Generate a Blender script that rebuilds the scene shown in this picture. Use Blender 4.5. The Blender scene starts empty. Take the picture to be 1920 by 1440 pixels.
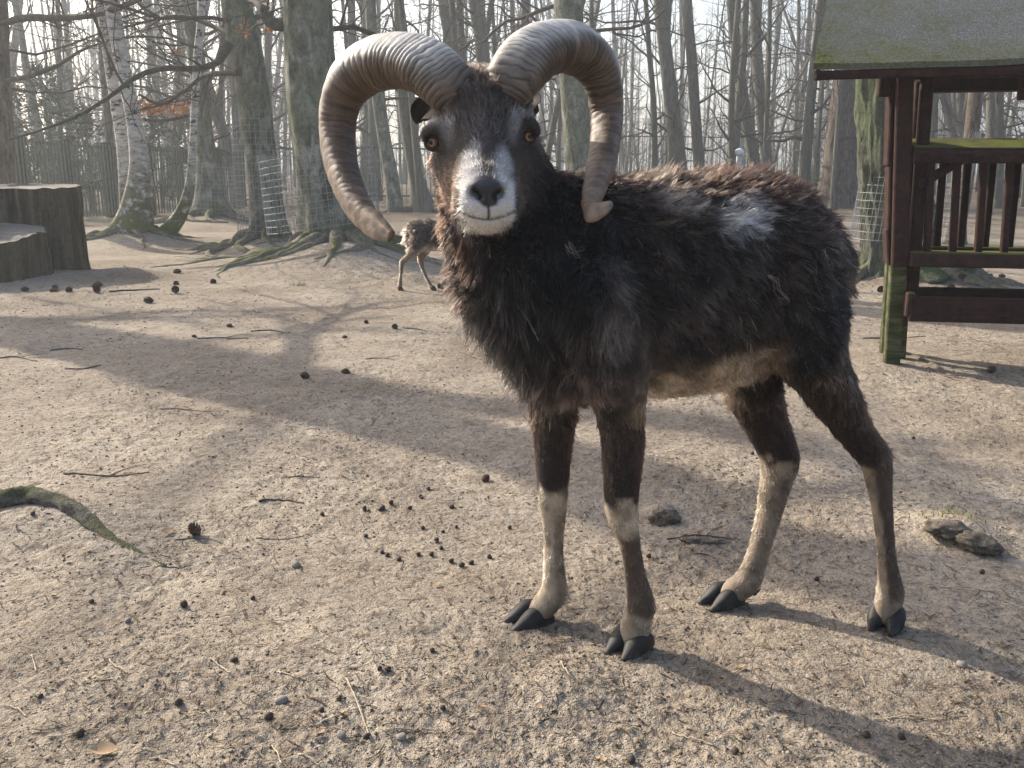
import bpy, bmesh, math, random
import numpy as np
from mathutils import Vector, Matrix

S = bpy.context.scene
# ---------------------------------------------------------------- camera
FPX, HORIZON, CAMH = 1750.0, 310.0, 0.84        # focal length and horizon row in photo pixels, eye height in metres
PITCH = math.atan((720 - HORIZON) / FPX)
cam_data = bpy.data.cameras.new('camera')
cam_data.sensor_fit = 'HORIZONTAL'
cam_data.sensor_width = 36.0
cam_data.lens = 36.0 * FPX / 1920.0
cam_data.clip_start, cam_data.clip_end = 0.05, 2000
cam = bpy.data.objects.new('camera', cam_data)
S.collection.objects.link(cam)
cam.location = (0, 0, CAMH)
cam.rotation_euler = (math.radians(90) - PITCH, 0, 0)
S.camera = cam
# ---------------------------------------------------------------- sky and sun
SUN_DIR = Vector((-0.79, 0.61, 0)).normalized()          # towards the sun, on the ground plan
SUN_EL = math.radians(33)
w = bpy.data.worlds.new('World'); S.world = w; w.use_nodes = True
nt = w.node_tree; nt.nodes.clear()
sky = nt.nodes.new('ShaderNodeTexSky'); sky.sky_type = 'NISHITA'; sky.sun_disc = False
sky.sun_elevation = SUN_EL
sky.sun_rotation = math.atan2(SUN_DIR.x, SUN_DIR.y)
sky.air_density, sky.dust_density, sky.ozone_density = 1.0, 4.0, 1.0
bg = nt.nodes.new('ShaderNodeBackground'); bg.inputs['Strength'].default_value = 0.15
wo = nt.nodes.new('ShaderNodeOutputWorld')
nt.links.new(sky.outputs[0], bg.inputs[0]); nt.links.new(bg.outputs[0], wo.inputs[0])
sun_data = bpy.data.lights.new('sun', 'SUN'); sun_data.energy = 4.4; sun_data.angle = math.radians(0.55)
sun_data.color = (1.0, 0.91, 0.77)
sun = bpy.data.objects.new('sun', sun_data); S.collection.objects.link(sun)
sv = Vector((SUN_DIR.x * math.cos(SUN_EL), SUN_DIR.y * math.cos(SUN_EL), math.sin(SUN_EL)))
sun.rotation_euler = (-sv).to_track_quat('-Z', 'Y').to_euler()
sun.location = sv * 40
S.view_settings.view_transform = 'Standard'; S.view_settings.look = 'None'
S.view_settings.exposure = 1.0; S.view_settings.gamma = 1.0
S.view_settings.use_curve_mapping = False
S.cycles.max_bounces = 6; S.cycles.diffuse_bounces = 3; S.cycles.glossy_bounces = 2
S.cycles.transparent_max_bounces = 8; S.cycles.volume_bounces = 0
S.cycles.use_denoising = True
S.cycles.caustics_reflective = False; S.cycles.caustics_refractive = False
# ---------------------------------------------------------------- helpers
C = S.collection
RNG = np.random.default_rng(7); random.seed(7)
_c, _s = math.cos(PITCH), math.sin(PITCH)

def ray(px, py):
    a, b = (px - 960) / FPX, -(py - 720) / FPX
    return a, _c + b * _s, -_s + b * _c

def P(px, py, Y):
    """point on the photo's ray through (px, py) at forward distance Y"""
    r = ray(px, py); t = Y / r[1]
    return np.array((r[0] * t, Y, CAMH + r[2] * t))

def px2m(n, px, py, Y):
    return n * Y / ray(px, py)[1] / FPX

def G(px, py):
    """point where the ray through (px, py) meets flat ground"""
    r = ray(px, py); t = -CAMH / r[2]
    return r[0] * t, r[1] * t

# gradient noise ------------------------------------------------------------
_perm = np.random.default_rng(11).permutation(256)
_perm = np.concatenate([_perm, _perm, _perm])
_g3 = np.random.default_rng(12).normal(size=(256, 3)); _g3 /= np.linalg.norm(_g3, axis=1)[:, None]

def noise3(x, y, z):
    x, y, z = np.broadcast_arrays(np.asarray(x, float), np.asarray(y, float), np.asarray(z, float))
    xi, yi, zi = np.floor(x).astype(np.int64), np.floor(y).astype(np.int64), np.floor(z).astype(np.int64)
    xf, yf, zf = x - xi, y - yi, z - zi
    fade = lambda t: t * t * t * (t * (t * 6 - 15) + 10)
    u, v, w_ = fade(xf), fade(yf), fade(zf)
    xi &= 255; yi &= 255; zi &= 255
    out = 0
    for dx in (0, 1):
        for dy in (0, 1):
            for dz in (0, 1):
                h = _perm[_perm[_perm[xi + dx] + yi + dy] + zi + dz]
                g = _g3[h]
                d = g[..., 0] * (xf - dx) + g[..., 1] * (yf - dy) + g[..., 2] * (zf - dz)
                out = out + d * (u if dx else 1 - u) * (v if dy else 1 - v) * (w_ if dz else 1 - w_)
    return out * 1.5

def noise2(x, y, seed=0):
    x = np.asarray(x, float); y = np.asarray(y, float)
    return noise3(x + seed * 17.3, y - seed * 9.1, np.full(np.shape(x), 0.37 + seed * 3.71))

def sstep(a, b, x):
    t = np.clip((np.asarray(x, float) - a) / (b - a), 0, 1)
    return t * t * (3 - 2 * t)

# objects ---------------------------------------------------------------------
def tag(o, label=None, cat=None, group=None, kind=None):
    if label: o['label'] = label
    if cat: o['category'] = cat
    if group: o['group'] = group
    if kind: o['kind'] = kind
    return o

def link(o, parent=None):
    C.objects.link(o)
    if parent is not None: o.parent = parent
    return o

def empty(name, loc=(0, 0, 0), rz=0):
    o = bpy.data.objects.new(name, None); o.empty_display_size = 0.1
    o.location = tuple(loc); o.rotation_euler = (0, 0, rz)
    return link(o)

def mesh_np(name, V, F, mat=None, smooth=True):
    me = bpy.data.meshes.new(name)
    me.from_pydata([tuple(v) for v in V] if not isinstance(V, np.ndarray) else V.tolist(), [], F if not isinstance(F, np.ndarray) else F.tolist())
    if smooth: me.polygons.foreach_set('use_smooth', np.ones(len(me.polygons), bool))
    if mat: me.materials.append(mat)
    me.update()
    return me

def obj(name, me, parent=None, loc=None):
    o = bpy.data.objects.new(name, me)
    if loc is not None: o.location = tuple(loc)
    return link(o, parent)

_TF = {}
def _tube_faces(m, n, cap):
    if (m, n) not in _TF:
        i, j = np.meshgrid(np.arange(m - 1), np.arange(n), indexing='ij'); k_ = (j + 1) % n
        _TF[(m, n)] = (np.stack([i * n + j, i * n + k_, (i + 1) * n + k_, (i + 1) * n + j], -1).reshape(-1, 4), [tuple(range(n - 1, -1, -1)), tuple((m - 1) * n + q for q in range(n))])
    return _TF[(m, n)]

def cross3(a, b): return np.array((a[1] * b[2] - a[2] * b[1], a[2] * b[0] - a[0] * b[2], a[0] * b[1] - a[1] * b[0]))

class MB:
    """collects shapes for one mesh"""
    def __init__(self): self.V, self.F = [], []
    def add(self, V, F):
        n = len(self.V); self.V += [tuple(v) for v in V]; self.F += [tuple(i + n for i in f) for f in F]
    def box(self, c, size, R=None, bev=0.0, taper=0.0):
        c = np.array(c, float); sx, sy, sz = np.array(size) / 2
        if bev <= 0:
            V = np.array([(x, y, z) for z in (-sz, sz) for y in (-sy, sy) for x in (-sx, sx)])
            F = [(0, 2, 3, 1), (4, 5, 7, 6), (0, 1, 5, 4), (2, 6, 7, 3), (0, 4, 6, 2), (1, 3, 7, 5)]
        else:
            bm = bmesh.new(); bmesh.ops.create_cube(bm, size=1)
            for v in bm.verts: v.co = (v.co.x * 2 * sx, v.co.y * 2 * sy, v.co.z * 2 * sz)
            bmesh.ops.bevel(bm, geom=bm.edges[:], offset=bev, segments=1, affect='EDGES')
            bm.verts.index_update()
            V = np.array([v.co[:] for v in bm.verts]); F = [tuple(v.index for v in f.verts) for f in bm.faces]
            bm.free()
        if R is not None: V = V @ np.array(R).T
        self.add(V + c, F)
    def tube(self, pts, rad, n=8, cap=True, prof=None):
        """prof(angle array, i) -> radius factors"""
        pts = np.asarray(pts, float); m = len(pts)
        rad = np.broadcast_to(np.asarray(rad, float), (m,))
        T = np.empty_like(pts); T[1:-1] = pts[2:] - pts[:-2]; T[0] = pts[1] - pts[0]; T[-1] = pts[-1] - pts[-2]
        D = pts[-1] - pts[0]; k_ = int(np.argmin(np.abs(D)))                  # reference axis least along the tube
        A = np.zeros_like(T); i1, i2 = (k_ + 1) % 3, (k_ + 2) % 3
        A[:, i1] = T[:, i2]; A[:, i2] = -T[:, i1]                               # T x axis
        A /= np.sqrt((A * A).sum(1))[:, None] + 1e-12
        B = np.stack([T[:, 1] * A[:, 2] - T[:, 2] * A[:, 1], T[:, 2] * A[:, 0] - T[:, 0] * A[:, 2], T[:, 0] * A[:, 1] - T[:, 1] * A[:, 0]], 1)
        B /= np.sqrt((B * B).sum(1))[:, None] + 1e-12
        th = np.arange(n) * (2 * math.pi / n); ct, st = np.cos(th), np.sin(th)
        r = rad[:, None] * (np.stack([np.broadcast_to(prof(th, i), (n,)) for i in range(m)]) if prof else np.ones((1, n)))
        V = pts[:, None] + (r * ct)[:, :, None] * A[:, None] + (r * st)[:, :, None] * B[:, None]
        base = len(self.V); self.V += V.reshape(-1, 3).tolist()
        F = _tube_faces(m, n, cap)
        self.F += (F[0] + base).tolist()
        if cap: self.F += [tuple(base + q for q in f) for f in F[1]]
    def build(self, name, mat, parent=None, smooth=True, loc=None):
        return obj(name, mesh_np(name, self.V, self.F, mat, smooth), parent, loc)

def rotz(a): return np.array([[math.cos(a), -math.sin(a), 0], [math.sin(a), math.cos(a), 0], [0, 0, 1]])
def rotx(a): return np.array([[1, 0, 0], [0, math.cos(a), -math.sin(a)], [0, math.sin(a), math.cos(a)]])
def roty(a): return np.array([[math.cos(a), 0, math.sin(a)], [0, 1, 0], [-math.sin(a), 0, math.cos(a)]])

def spline(pts, n):
    """Catmull-Rom through pts (m, k) -> (n, k)"""
    p = np.array(pts, float); p = np.vstack([2 * p[0] - p[1], p, 2 * p[-1] - p[-2]])
    m = len(p) - 3; t = np.linspace(0, m - 1e-6, n); i = t.astype(int); u = (t - i)[:, None]
    a, b, c, d = p[i], p[i + 1], p[i + 2], p[i + 3]
    return 0.5 * (2 * b + (c - a) * u + (2 * a - 5 * b + 4 * c - d) * u ** 2 + (3 * b - a - 3 * c + d) * u ** 3)

# materials ---------------------------------------------------------------------
class NT:
    def __init__(self, name):
        self.m = bpy.data.materials.new(name); self.m.use_nodes = True
        self.t = self.m.node_tree; self.n = self.t.nodes; self.n.clear()
        self.out = self.n.new('ShaderNodeOutputMaterial')
    def node(self, typ, ins=None, **props):
        nd = self.n.new(typ)
        for k, v in props.items(): setattr(nd, k, v)
        for k, v in (ins or {}).items():
            s = nd.inputs[k]
            if hasattr(v, 'is_linked') or isinstance(v, bpy.types.NodeSocket): self.t.links.new(v, s)
            else: s.default_value = v
        return nd
    def coord(self, scale=(1, 1, 1), which='Object'):
        tc = self.node('ShaderNodeTexCoord')
        return self.node('ShaderNodeMapping', {'Vector': tc.outputs[which], 'Scale': scale}).outputs[0]
    def noise(self, vec, scale, detail=4, rough=0.55, dist=0.0):
        return self.node('ShaderNodeTexNoise', {'Vector': vec, 'Scale': scale, 'Detail': detail, 'Roughness': rough, 'Distortion': dist}).outputs['Fac']
    def ramp(self, fac, stops):
        nd = self.node('ShaderNodeValToRGB', {'Fac': fac}); cr = nd.color_ramp
        while len(cr.elements) < len(stops): cr.elements.new(0.5)
        for e, (p, c) in zip(cr.elements, stops):
            e.position = p; e.color = (*c, 1) if len(c) == 3 else c
        return nd.outputs['Color']
    def mapr(self, fac, a, b, c=0.0, d=1.0):
        return self.node('ShaderNodeMapRange', {'Value': fac, 'From Min': a, 'From Max': b, 'To Min': c, 'To Max': d}).outputs[0]
    def mix(self, fac, a, b, mode='MIX'):
        nd = self.node('ShaderNodeMix', data_type='RGBA', blend_type=mode)
        for idx, v in ((0, fac), (6, a), (7, b)):
            if isinstance(v, bpy.types.NodeSocket): self.t.links.new(v, nd.inputs[idx])
            else: nd.inputs[idx].default_value = v if idx == 0 else ((*v, 1) if len(v) == 3 else v)
        return nd.outputs[2]
    def math(self, op, a, b=0.0):
        nd = self.node('ShaderNodeMath', operation=op)
        for i, v in enumerate((a, b)):
            if isinstance(v, bpy.types.NodeSocket): self.t.links.new(v, nd.inputs[i])
            else: nd.inputs[i].default_value = v
        return nd.outputs[0]
    def upness(self):
        g = self.node('ShaderNodeNewGeometry')
        return self.node('ShaderNodeSeparateXYZ', {'Vector': g.outputs['Normal']}).outputs['Z']
    def bump(self, h, strength=0.5, dist=0.01, normal=None):
        ins = {'Height': h, 'Strength': strength, 'Distance': dist}
        if normal is not None: ins['Normal'] = normal
        return self.node('ShaderNodeBump', ins).outputs[0]
    def done(self, col, rough=0.85, normal=None, spec=0.3, **kw):
        ins = {'Base Color': col if isinstance(col, bpy.types.NodeSocket) else (*col, 1), 'Roughness': rough, 'Specular IOR Level': spec}
        if normal is not None: ins['Normal'] = normal
        ins.update(kw)
        b = self.node('ShaderNodeBsdfPrincipled', ins)
        self.t.links.new(b.outputs[0], self.out.inputs[0])
        return self.m

def simple(name, stops, scale=10, stretch=(1, 1, 1), rough=0.85, bump=0.4, bdist=0.004, detail=5, moss=None, moss_at=(0.35, 0.6), which='Object', spec=0.25, bscale=None, fine=None):
    """noise-ramp material; moss = colour of a mossy layer that sits on upward faces"""
    k = NT(name); v = k.coord(stretch, which)
    n = k.noise(v, scale, detail, 0.6, 0.3)
    col = k.ramp(n, stops)
    if fine:
        col = k.mix(k.mapr(k.noise(v, scale * 6, 3), 0.35, 0.65), col, k.mix(1.0, col, fine, 'MULTIPLY'))
    if moss:
        up = k.upness(); mn = k.noise(k.coord((1, 1, 1), which), 7, 4)
        f = k.mapr(k.math('ADD', k.math('MULTIPLY', up, 0.6), mn), moss_at[0] + 0.45, moss_at[1] + 0.45)
        col = k.mix(f, col, moss)
    h = k.noise(v, bscale or scale * 2.5, 6, 0.65)
    return k.done(col, rough, k.bump(h, bump, bdist), spec)
# ================================================================ ground
MOUNDS = []                                            # (x, y, height, radius)
def mound_px(px, py, h, r): MOUNDS.append((*G(px, py), h, r))
for q in ((1240, 965, 0.022, 0.05), (1320, 1012, 0.012, 0.09), (1775, 985, 0.030, 0.10), (1830, 1005, 0.022, 0.08), (120, 985, 0.030, 0.18), (10, 975, 0.03, 0.2),
          (1060, 1300, 0.018, 0.10), (960, 1310, 0.012, 0.14), (770, 530, 0.07, 0.20), (640, 500, 0.22, 0.75), (505, 470, 0.15, 0.6), (390, 420, 0.18, 0.8), (255, 455, 0.14, 0.6), (1700, 525, 0.16, 0.6),
          (60, 525, 0.07, 0.75), (430, 500, 0.07, 0.5), (240, 515, 0.05, 0.3), (1640, 690, 0.02, 0.35), (1795, 440, 0.12, 0.6), (1575, 390, 0.2, 1.2), (60, 650, 0.03, 0.15), (720, 1250, 0.012, 0.3), (300, 1300, 0.015, 0.35)):
    mound_px(*q)
MOUNDS = np.array(MOUNDS)

def gz(x, y):
    x = np.asarray(x, float); y = np.asarray(y, float); r = np.hypot(x, y)
    z = 0.016 * noise2(x * 0.9, y * 0.9, 1) + 0.10 * noise2(x * 0.22, y * 0.22, 2) * sstep(4, 12, r)
    z = z * (1 - np.exp(-(((x - 0.35) / 0.7) ** 2 + ((y - 1.6) / 0.45) ** 2) ** 2))
    for mx, my, h, rad in MOUNDS:
        d2 = ((x - mx) ** 2 + (y - my) ** 2) / rad ** 2
        z = z + h * np.exp(-d2 * 1.6)
    return z + 0.6 * sstep(30, 120, r) * noise2(x * 0.02, y * 0.02, 3)

def gdetail(x, y):
    r = np.hypot(x, y); f = 1 - sstep(5, 11, r)
    scuff = sstep(-0.15, 0.35, noise2(x * 1.7, y * 1.7, 5) + 0.4 * noise2(x * 5, y * 5, 6))
    n = 0.0060 * noise2(x * 6, y * 6, 7) + (0.0022 + 0.0030 * scuff) * noise2(x * 17, y * 17, 8) \
        + (0.0010 + 0.0013 * scuff) * (noise2(x * 43, y * 43, 9)) + (0.0010 + 0.0013 * scuff) * noise2(x * 95, y * 95, 10) + (0.0008 + 0.0007 * scuff) * noise2(x * 190, y * 190, 13)
    rdg = np.abs(noise2(x * 26, y * 26, 12))
    n = n + 0.0025 * scuff * sstep(0.25, 0.0, rdg)
    return n * (0.25 + 0.75 * f)

def gzd(x, y): return gz(x, y) + gdetail(x, y)

fine = np.radians(np.linspace(-36, 36, 560)); wide = np.radians(np.linspace(36, 324, 110))[1:-1]
ang = np.concatenate([fine, wide])
rad = np.concatenate([np.geomspace(0.45, 12, 860), np.geomspace(12.3, 420, 80)])
AA, RR = np.meshgrid(ang, rad, indexing='ij')
GX, GY = RR * np.sin(AA), RR * np.cos(AA)
GZ = gz(GX, GY) + gdetail(GX, GY)
na, nr = AA.shape
V = np.stack([GX, GY, GZ], -1).reshape(-1, 3)
ia, ir = np.meshgrid(np.arange(na), np.arange(nr - 1), indexing='ij'); ib = (ia + 1) % na
Q = np.stack([ia * nr + ir, ib * nr + ir, ib * nr + ir + 1, ia * nr + ir + 1], -1).reshape(-1, 4)[:, ::-1]
V = np.vstack([V, [[0, 0, float(gz(0, 0))]]]); c0 = len(V) - 1
Fc = [(c0, (i + 1) % na * nr, i * nr) for i in range(na)]
gme = bpy.data.meshes.new('ground')
nv, nq, nf = len(V), len(Q), len(Fc)
gme.vertices.add(nv); gme.vertices.foreach_set('co', V.reshape(-1))
gme.loops.add(nq * 4 + nf * 3)
gme.loops.foreach_set('vertex_index', np.concatenate([Q.reshape(-1), np.array(Fc).reshape(-1)]).astype(np.int32))
gme.polygons.add(nq + nf)
gme.polygons.foreach_set('loop_start', np.concatenate([np.arange(nq) * 4, nq * 4 + np.arange(nf) * 3]).astype(np.int32))
gme.polygons.foreach_set('use_smooth', np.ones(nq + nf, bool))
gme.update(calc_edges=True); gme.validate()

k = NT('trampled_dirt'); v = k.coord()
a = k.noise(v, 1.3, 6, 0.6, 0.4); b = k.noise(v, 9, 6, 0.65); c = k.noise(v, 60, 4, 0.6); d = k.noise(v, 240, 3, 0.6)
col = k.ramp(a, [(0.30, (0.195, 0.158, 0.120)), (0.5, (0.295, 0.250, 0.197)), (0.72, (0.385, 0.336, 0.272))])
col = k.mix(k.mapr(b, 0.45, 0.75, 0, 0.5), col, (0.155, 0.120, 0.088))
col = k.mix(k.mapr(c, 0.50, 0.68, 0, 0.7), col, (0.125, 0.092, 0.067))
col = k.mix(k.mapr(d, 0.54, 0.68, 0, 0.65), col, (0.46, 0.41, 0.345))
sep = k.node('ShaderNodeSeparateXYZ', {'Vector': v})
far = k.mapr(sep.outputs['Y'], 11, 17)
lit = k.ramp(k.noise(v, 2.2, 8, 0.7), [(0.3, (0.085, 0.060, 0.042)), (0.55, (0.165, 0.130, 0.097)), (0.75, (0.12, 0.125, 0.055))])
col = k.mix(k.math('MULTIPLY', far, k.mapr(k.noise(v, 0.7, 4), 0.3, 0.55, 0.45, 1.0)), col, lit)
grn = k.mapr(k.noise(v, 0.9, 5), 0.56, 0.7, 0, 0.55)
col = k.mix(k.math('MULTIPLY', grn, k.mapr(sep.outputs['Y'], 7, 10)), col, (0.13, 0.145, 0.06))
h = k.math('ADD', k.math('MULTIPLY', c, 0.6), k.math('MULTIPLY', d, 0.4))
col = k.mix(k.mapr(k.noise(v, 130, 3, 0.7), 0.56, 0.66, 0, 0.7), col, (0.085, 0.062, 0.046))
h2 = k.noise(v, 22, 5, 0.7)
col = k.mix(k.mapr(h2, 0.52, 0.66, 0, 0.55), col, k.mix(1.0, col, (0.50, 0.46, 0.42), 'MULTIPLY'))
dirt = k.done(col, 0.95, k.bump(h, 0.7, 0.008, k.bump(h2, 0.6, 0.04)), 0.1)
gme.materials.append(dirt)
ground = obj('ground', gme); tag(ground, 'trampled sandy dirt of the enclosure', kind='structure')
# ================================================================ trees
def bark(name, stops, scale, stretch, bump, bdist, moss, moss_at=(0.5, 0.8), green=None, rough=0.9):
    k = NT(name); v = k.coord(stretch); o = k.coord()
    n = k.noise(v, scale, 8, 0.65, 0.6)
    col = k.ramp(n, stops)
    if green:
        col = k.mix(k.mapr(k.noise(o, 1.7, 5), 0.38, 0.68, 0, 0.8), col, green)
    col = k.mix(k.mapr(k.noise(o, 34, 5, 0.7), 0.52, 0.64, 0, 0.75), col, k.mix(1.0, col, (0.45, 0.45, 0.45), 'MULTIPLY'))
    if moss:
        tc = k.node('ShaderNodeSeparateXYZ', {'Vector': o}); low = k.mapr(tc.outputs['Z'], 0.05, 0.55, 0.34, 0.0)
        f = k.mapr(k.math('ADD', k.math('ADD', k.math('MULTIPLY', k.upness(), 0.45), low), k.noise(o, 5, 5)), moss_at[0] + 0.4, moss_at[1] + 0.4)
        col = k.mix(f, col, k.mix(k.noise(o, 60, 3), moss, tuple(x * 0.45 for x in moss)))
    return k.done(col, rough, k.bump(k.noise(v, scale * 1.8, 7, 0.7), bump, bdist), 0.2)
BEECH = bark('beech_bark', [(0.38, (0.055, 0.056, 0.042)), (0.5, (0.165, 0.165, 0.132)), (0.64, (0.33, 0.325, 0.28))], 9, (1, 1, 0.5), 0.8, 0.02, (0.085, 0.105, 0.025), (0.44, 0.74), (0.115, 0.132, 0.075))
PINE = bark('pine_bark', [(0.32, (0.05, 0.04, 0.033)), (0.5, (0.14, 0.112, 0.09)), (0.72, (0.24, 0.20, 0.165))], 22, (1, 1, 0.22), 1.0, 0.03, (0.08, 0.10, 0.03), (0.75, 1.0))
OAKB = bark('oak_bark', [(0.32, (0.05, 0.052, 0.04)), (0.5, (0.12, 0.12, 0.095)), (0.72, (0.20, 0.20, 0.165))], 20, (1, 1, 0.2), 1.0, 0.03, (0.09, 0.13, 0.03), (0.62, 0.9), (0.10, 0.125, 0.06))
GREYB = bark('grey_bark', [(0.34, (0.07, 0.064, 0.053)), (0.52, (0.14, 0.13, 0.11)), (0.7, (0.23, 0.215, 0.19))], 14, (1, 1, 0.3), 0.7, 0.015, None, green=(0.15, 0.155, 0.105))
TWIG = simple('twig_bark', [(0.3, (0.05, 0.041, 0.033)), (0.7, (0.115, 0.095, 0.078))], 20, (1, 1, 1), bump=0)
LIMB = bark('limb_bark', [(0.3, (0.05, 0.045, 0.034)), (0.55, (0.095, 0.088, 0.068)), (0.75, (0.15, 0.14, 0.115))], 16, (1, 1, 1), 0.5, 0.01, (0.09, 0.11, 0.03), (0.75, 1.0))
MOSSROOT = bark('root_bark', [(0.3, (0.12, 0.10, 0.075)), (0.55, (0.20, 0.175, 0.14)), (0.75, (0.28, 0.25, 0.205))], 24, (1, 1, 1), 0.8, 0.012, (0.100, 0.118, 0.03), (0.66, 0.95))
k = NT('birch_bark'); v = k.coord((1, 1, 2.6)); o = k.coord()
n = k.noise(v, 9, 6, 0.6, 0.6); n2 = k.noise(k.coord((1, 1, 7)), 11, 5, 0.6)
col = k.ramp(n, [(0.36, (0.04, 0.033, 0.028)), (0.44, (0.42, 0.40, 0.38)), (0.7, (0.66, 0.64, 0.61))])
col = k.mix(k.mapr(n2, 0.58, 0.66, 0, 0.85), col, (0.05, 0.042, 0.036))
tz = k.node('ShaderNodeSeparateXYZ', {'Vector': o}).outputs['Z']
col = k.mix(k.math('MULTIPLY', k.mapr(tz, 0.25, 1.15, 1, 0), k.mapr(k.noise(o, 12, 5), 0.35, 0.5)), col, k.mix(k.noise(o, 30), (0.06, 0.052, 0.035), (0.13, 0.125, 0.06)))
col = k.mix(k.math('MULTIPLY', k.mapr(tz, 0.05, 0.5, 0.9, 0), k.mapr(k.noise(o, 6, 4), 0.35, 0.6)), col, (0.10, 0.125, 0.03))
BIRCH = k.done(col, 0.8, k.bump(n, 0.6, 0.01), 0.25)

def trunk_mesh(A, r, n, seed, mat, flare=0.0, lobes=5, flare_h=0.3, bumpy=0.03, ridges=0.0):
    M = len(A); th = np.linspace(0, 2 * math.pi, n, endpoint=False); rg = np.random.default_rng(seed); ph = rg.random(4) * 6.28
    z0 = A[0][2]
    def prof(t, i):
        h = A[i][2] - z0; f = flare * math.exp(-max(h, 0) / flare_h)
        lob = 1 + 0.55 * np.cos(lobes * t + ph[0]) + 0.25 * np.cos((lobes + 2) * t + ph[1])
        q = 1 + f * lob + bumpy * (noise2(np.cos(t) * 1.3 + h * 0.9, np.sin(t) * 1.3 + h * 0.5, seed) * 2 + noise2(np.cos(t) * 4 + h * 2.5, np.sin(t) * 4, seed + 1))
        if ridges: q = q + ridges * (np.abs(noise2(t * 6.5 + 0.9 * noise2(t * 2, h * 3, seed + 5), np.full_like(t, h * 2.6), seed + 3)) * 2 - 0.4)
        return q
    mb = MB(); mb.tube(A, r, n, True, prof)
    return mb, mat

def grow(mb, p, d, L, r, level, rg, up=0.25, kids=(5, 4, 0), wob=0.22, sides=(6, 4, 3), minlen=0.1):
    K = 7 if level == 0 else (6 if level == 1 else 4)
    pts = [np.array(p, float)]; d = np.array(d, float) / np.linalg.norm(d)
    for i in range(K):
        d = d + rg.normal(size=3) * wob + np.array((0, 0, up)) * 0.25; d /= np.linalg.norm(d)
        pts.append(pts[-1] + d * L / K)
    pts = np.array(pts); rr = r * (1 - 0.7 * np.arange(K + 1) / K)
    mb.tube(pts, rr, sides[min(level, 2)], False)
    if level < len(kids) and kids[level]:
        for q in range(kids[level]):
            t = rg.uniform(0.22, 0.98); i = min(int(t * K), K - 1); b = pts[i] + (pts[i + 1] - pts[i]) * (t * K - i)
            dd = pts[i + 1] - pts[i]; dd /= np.linalg.norm(dd)
            s = cross3(dd, rg.normal(size=3)); s /= np.linalg.norm(s) + 1e-9
            nd = dd * rg.uniform(0.35, 0.9) + s * rg.uniform(0.5, 1.0)
            grow(mb, b, nd, L * rg.uniform(0.35, 0.62) * (1.15 - 0.5 * t), rr[i] * rg.uniform(0.38, 0.6), level + 1, rg, up, kids, wob * 1.1, sides)

def trace(nodes, Y, top=8.5, lean=0.0):
    """traced trunk: (px, py, width px) from the ground up, at forward distance Y; carried on above the frame"""
    A = [P(x, y, Y) for x, y, w_ in nodes]; r = [px2m(w_ / 2, x, y, Y) for x, y, w_ in nodes]
    A[0][2] = float(gz(A[0][0], Y)) - 0.12
    d = A[-1] - A[-2]; d = d / max(d[2], 0.1); h = top - A[-1][2]
    for t in (0.35, 0.7, 1.0):
        A.append(A[len(nodes) - 1] + np.array((d[0] * 0.5 * h * t, lean * h * t, h * t))); r.append(r[len(nodes) - 1] * (1 - 0.6 * t))
    S_ = spline(np.column_stack([A, r]), 46)
    return S_[:, :3], S_[:, 3]

def add_roots(tree, base, specs, seed, r0=0.06):
    """specs: (angle deg, length, radius)"""
    rg = np.random.default_rng(seed)
    for a, L, r in specs:
        K = 14; p = np.array(base[:2]); ang = math.radians(a); pts = []; p = p + np.array((math.cos(ang), math.sin(ang))) * r0
        bend = rg.normal() * 0.08
        for i in range(K):
            t = i / (K - 1); rr = r * (1 - 0.82 * t)
            z = float(gz(p[0], p[1])) + rr * (0.15 - 0.75 * t * t) + 0.06 * math.exp(-t * 7) * (r / 0.08)
            z += 0.02 * rg.normal() * (1 - t) * (r / 0.08)
            pts.append((p[0], p[1], z)); ang += bend + rg.normal() * 0.16
            p = p + np.array((math.cos(ang), math.sin(ang))) * L / K
        pts = spline(pts, 34); mb = MB()
        sd = int(rg.integers(0, 90))
        mb.tube(pts - np.array(tree.location), 0.8 * r * (1 - 0.80 * np.linspace(0, 1, 34)), 9, True, lambda th, i: 1 + 0.45 * noise2(np.cos(th) + i * 0.25, np.sin(th), sd) + 0.2 * noise2(np.cos(th) * 3 + i * 0.6, np.sin(th) * 3, sd + 1))
        mb.build('root', MOSSROOT, tree)

def traced_tree(name, label, nodes, Y, mat, seed, n=26, top=8.5, crown=10, flare=0.0, lobes=5, flare_h=0.3, bumpy=0.03, ridges=0.0, roots=(), extra=(), group=None, crown_from=0.35, climb=0.1, twig_l=(1.2, 3.0), kids=(6, 4, 0), cat='tree'):
    A, r = trace(nodes, Y, top)
    base = A[0].copy(); base[2] = float(gz(base[0], base[1]))
    t = empty(name, base); tag(t, label, cat, group)
    mb, m = trunk_mesh(A - base, r, n, seed, mat, flare, lobes, flare_h, bumpy, ridges); mb.build('trunk', m, t)
    rg = np.random.default_rng(seed + 100)
    if crown:
        cb = MB()
        for q in range(crown):
            f = crown_from + (1 - crown_from) * (q + rg.random()) / crown; i = min(int(f * 45), 44)
            a = rg.uniform(0, 6.283); d = np.array((math.cos(a), math.sin(a), rg.uniform(-0.1, 0.7)))
            grow(cb, A[i] - base, d, rg.uniform(*twig_l) * (1.2 - 0.6 * f), min(r[i] * rg.uniform(0.12, 0.26), 0.035), 0, rg, climb, kids)
        cb.build('crown', TWIG, t)
    add_roots(t, base, roots, seed, r[0] * 0.7)
    for br in extra: traced_branch(t, *br)
    return t

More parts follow.
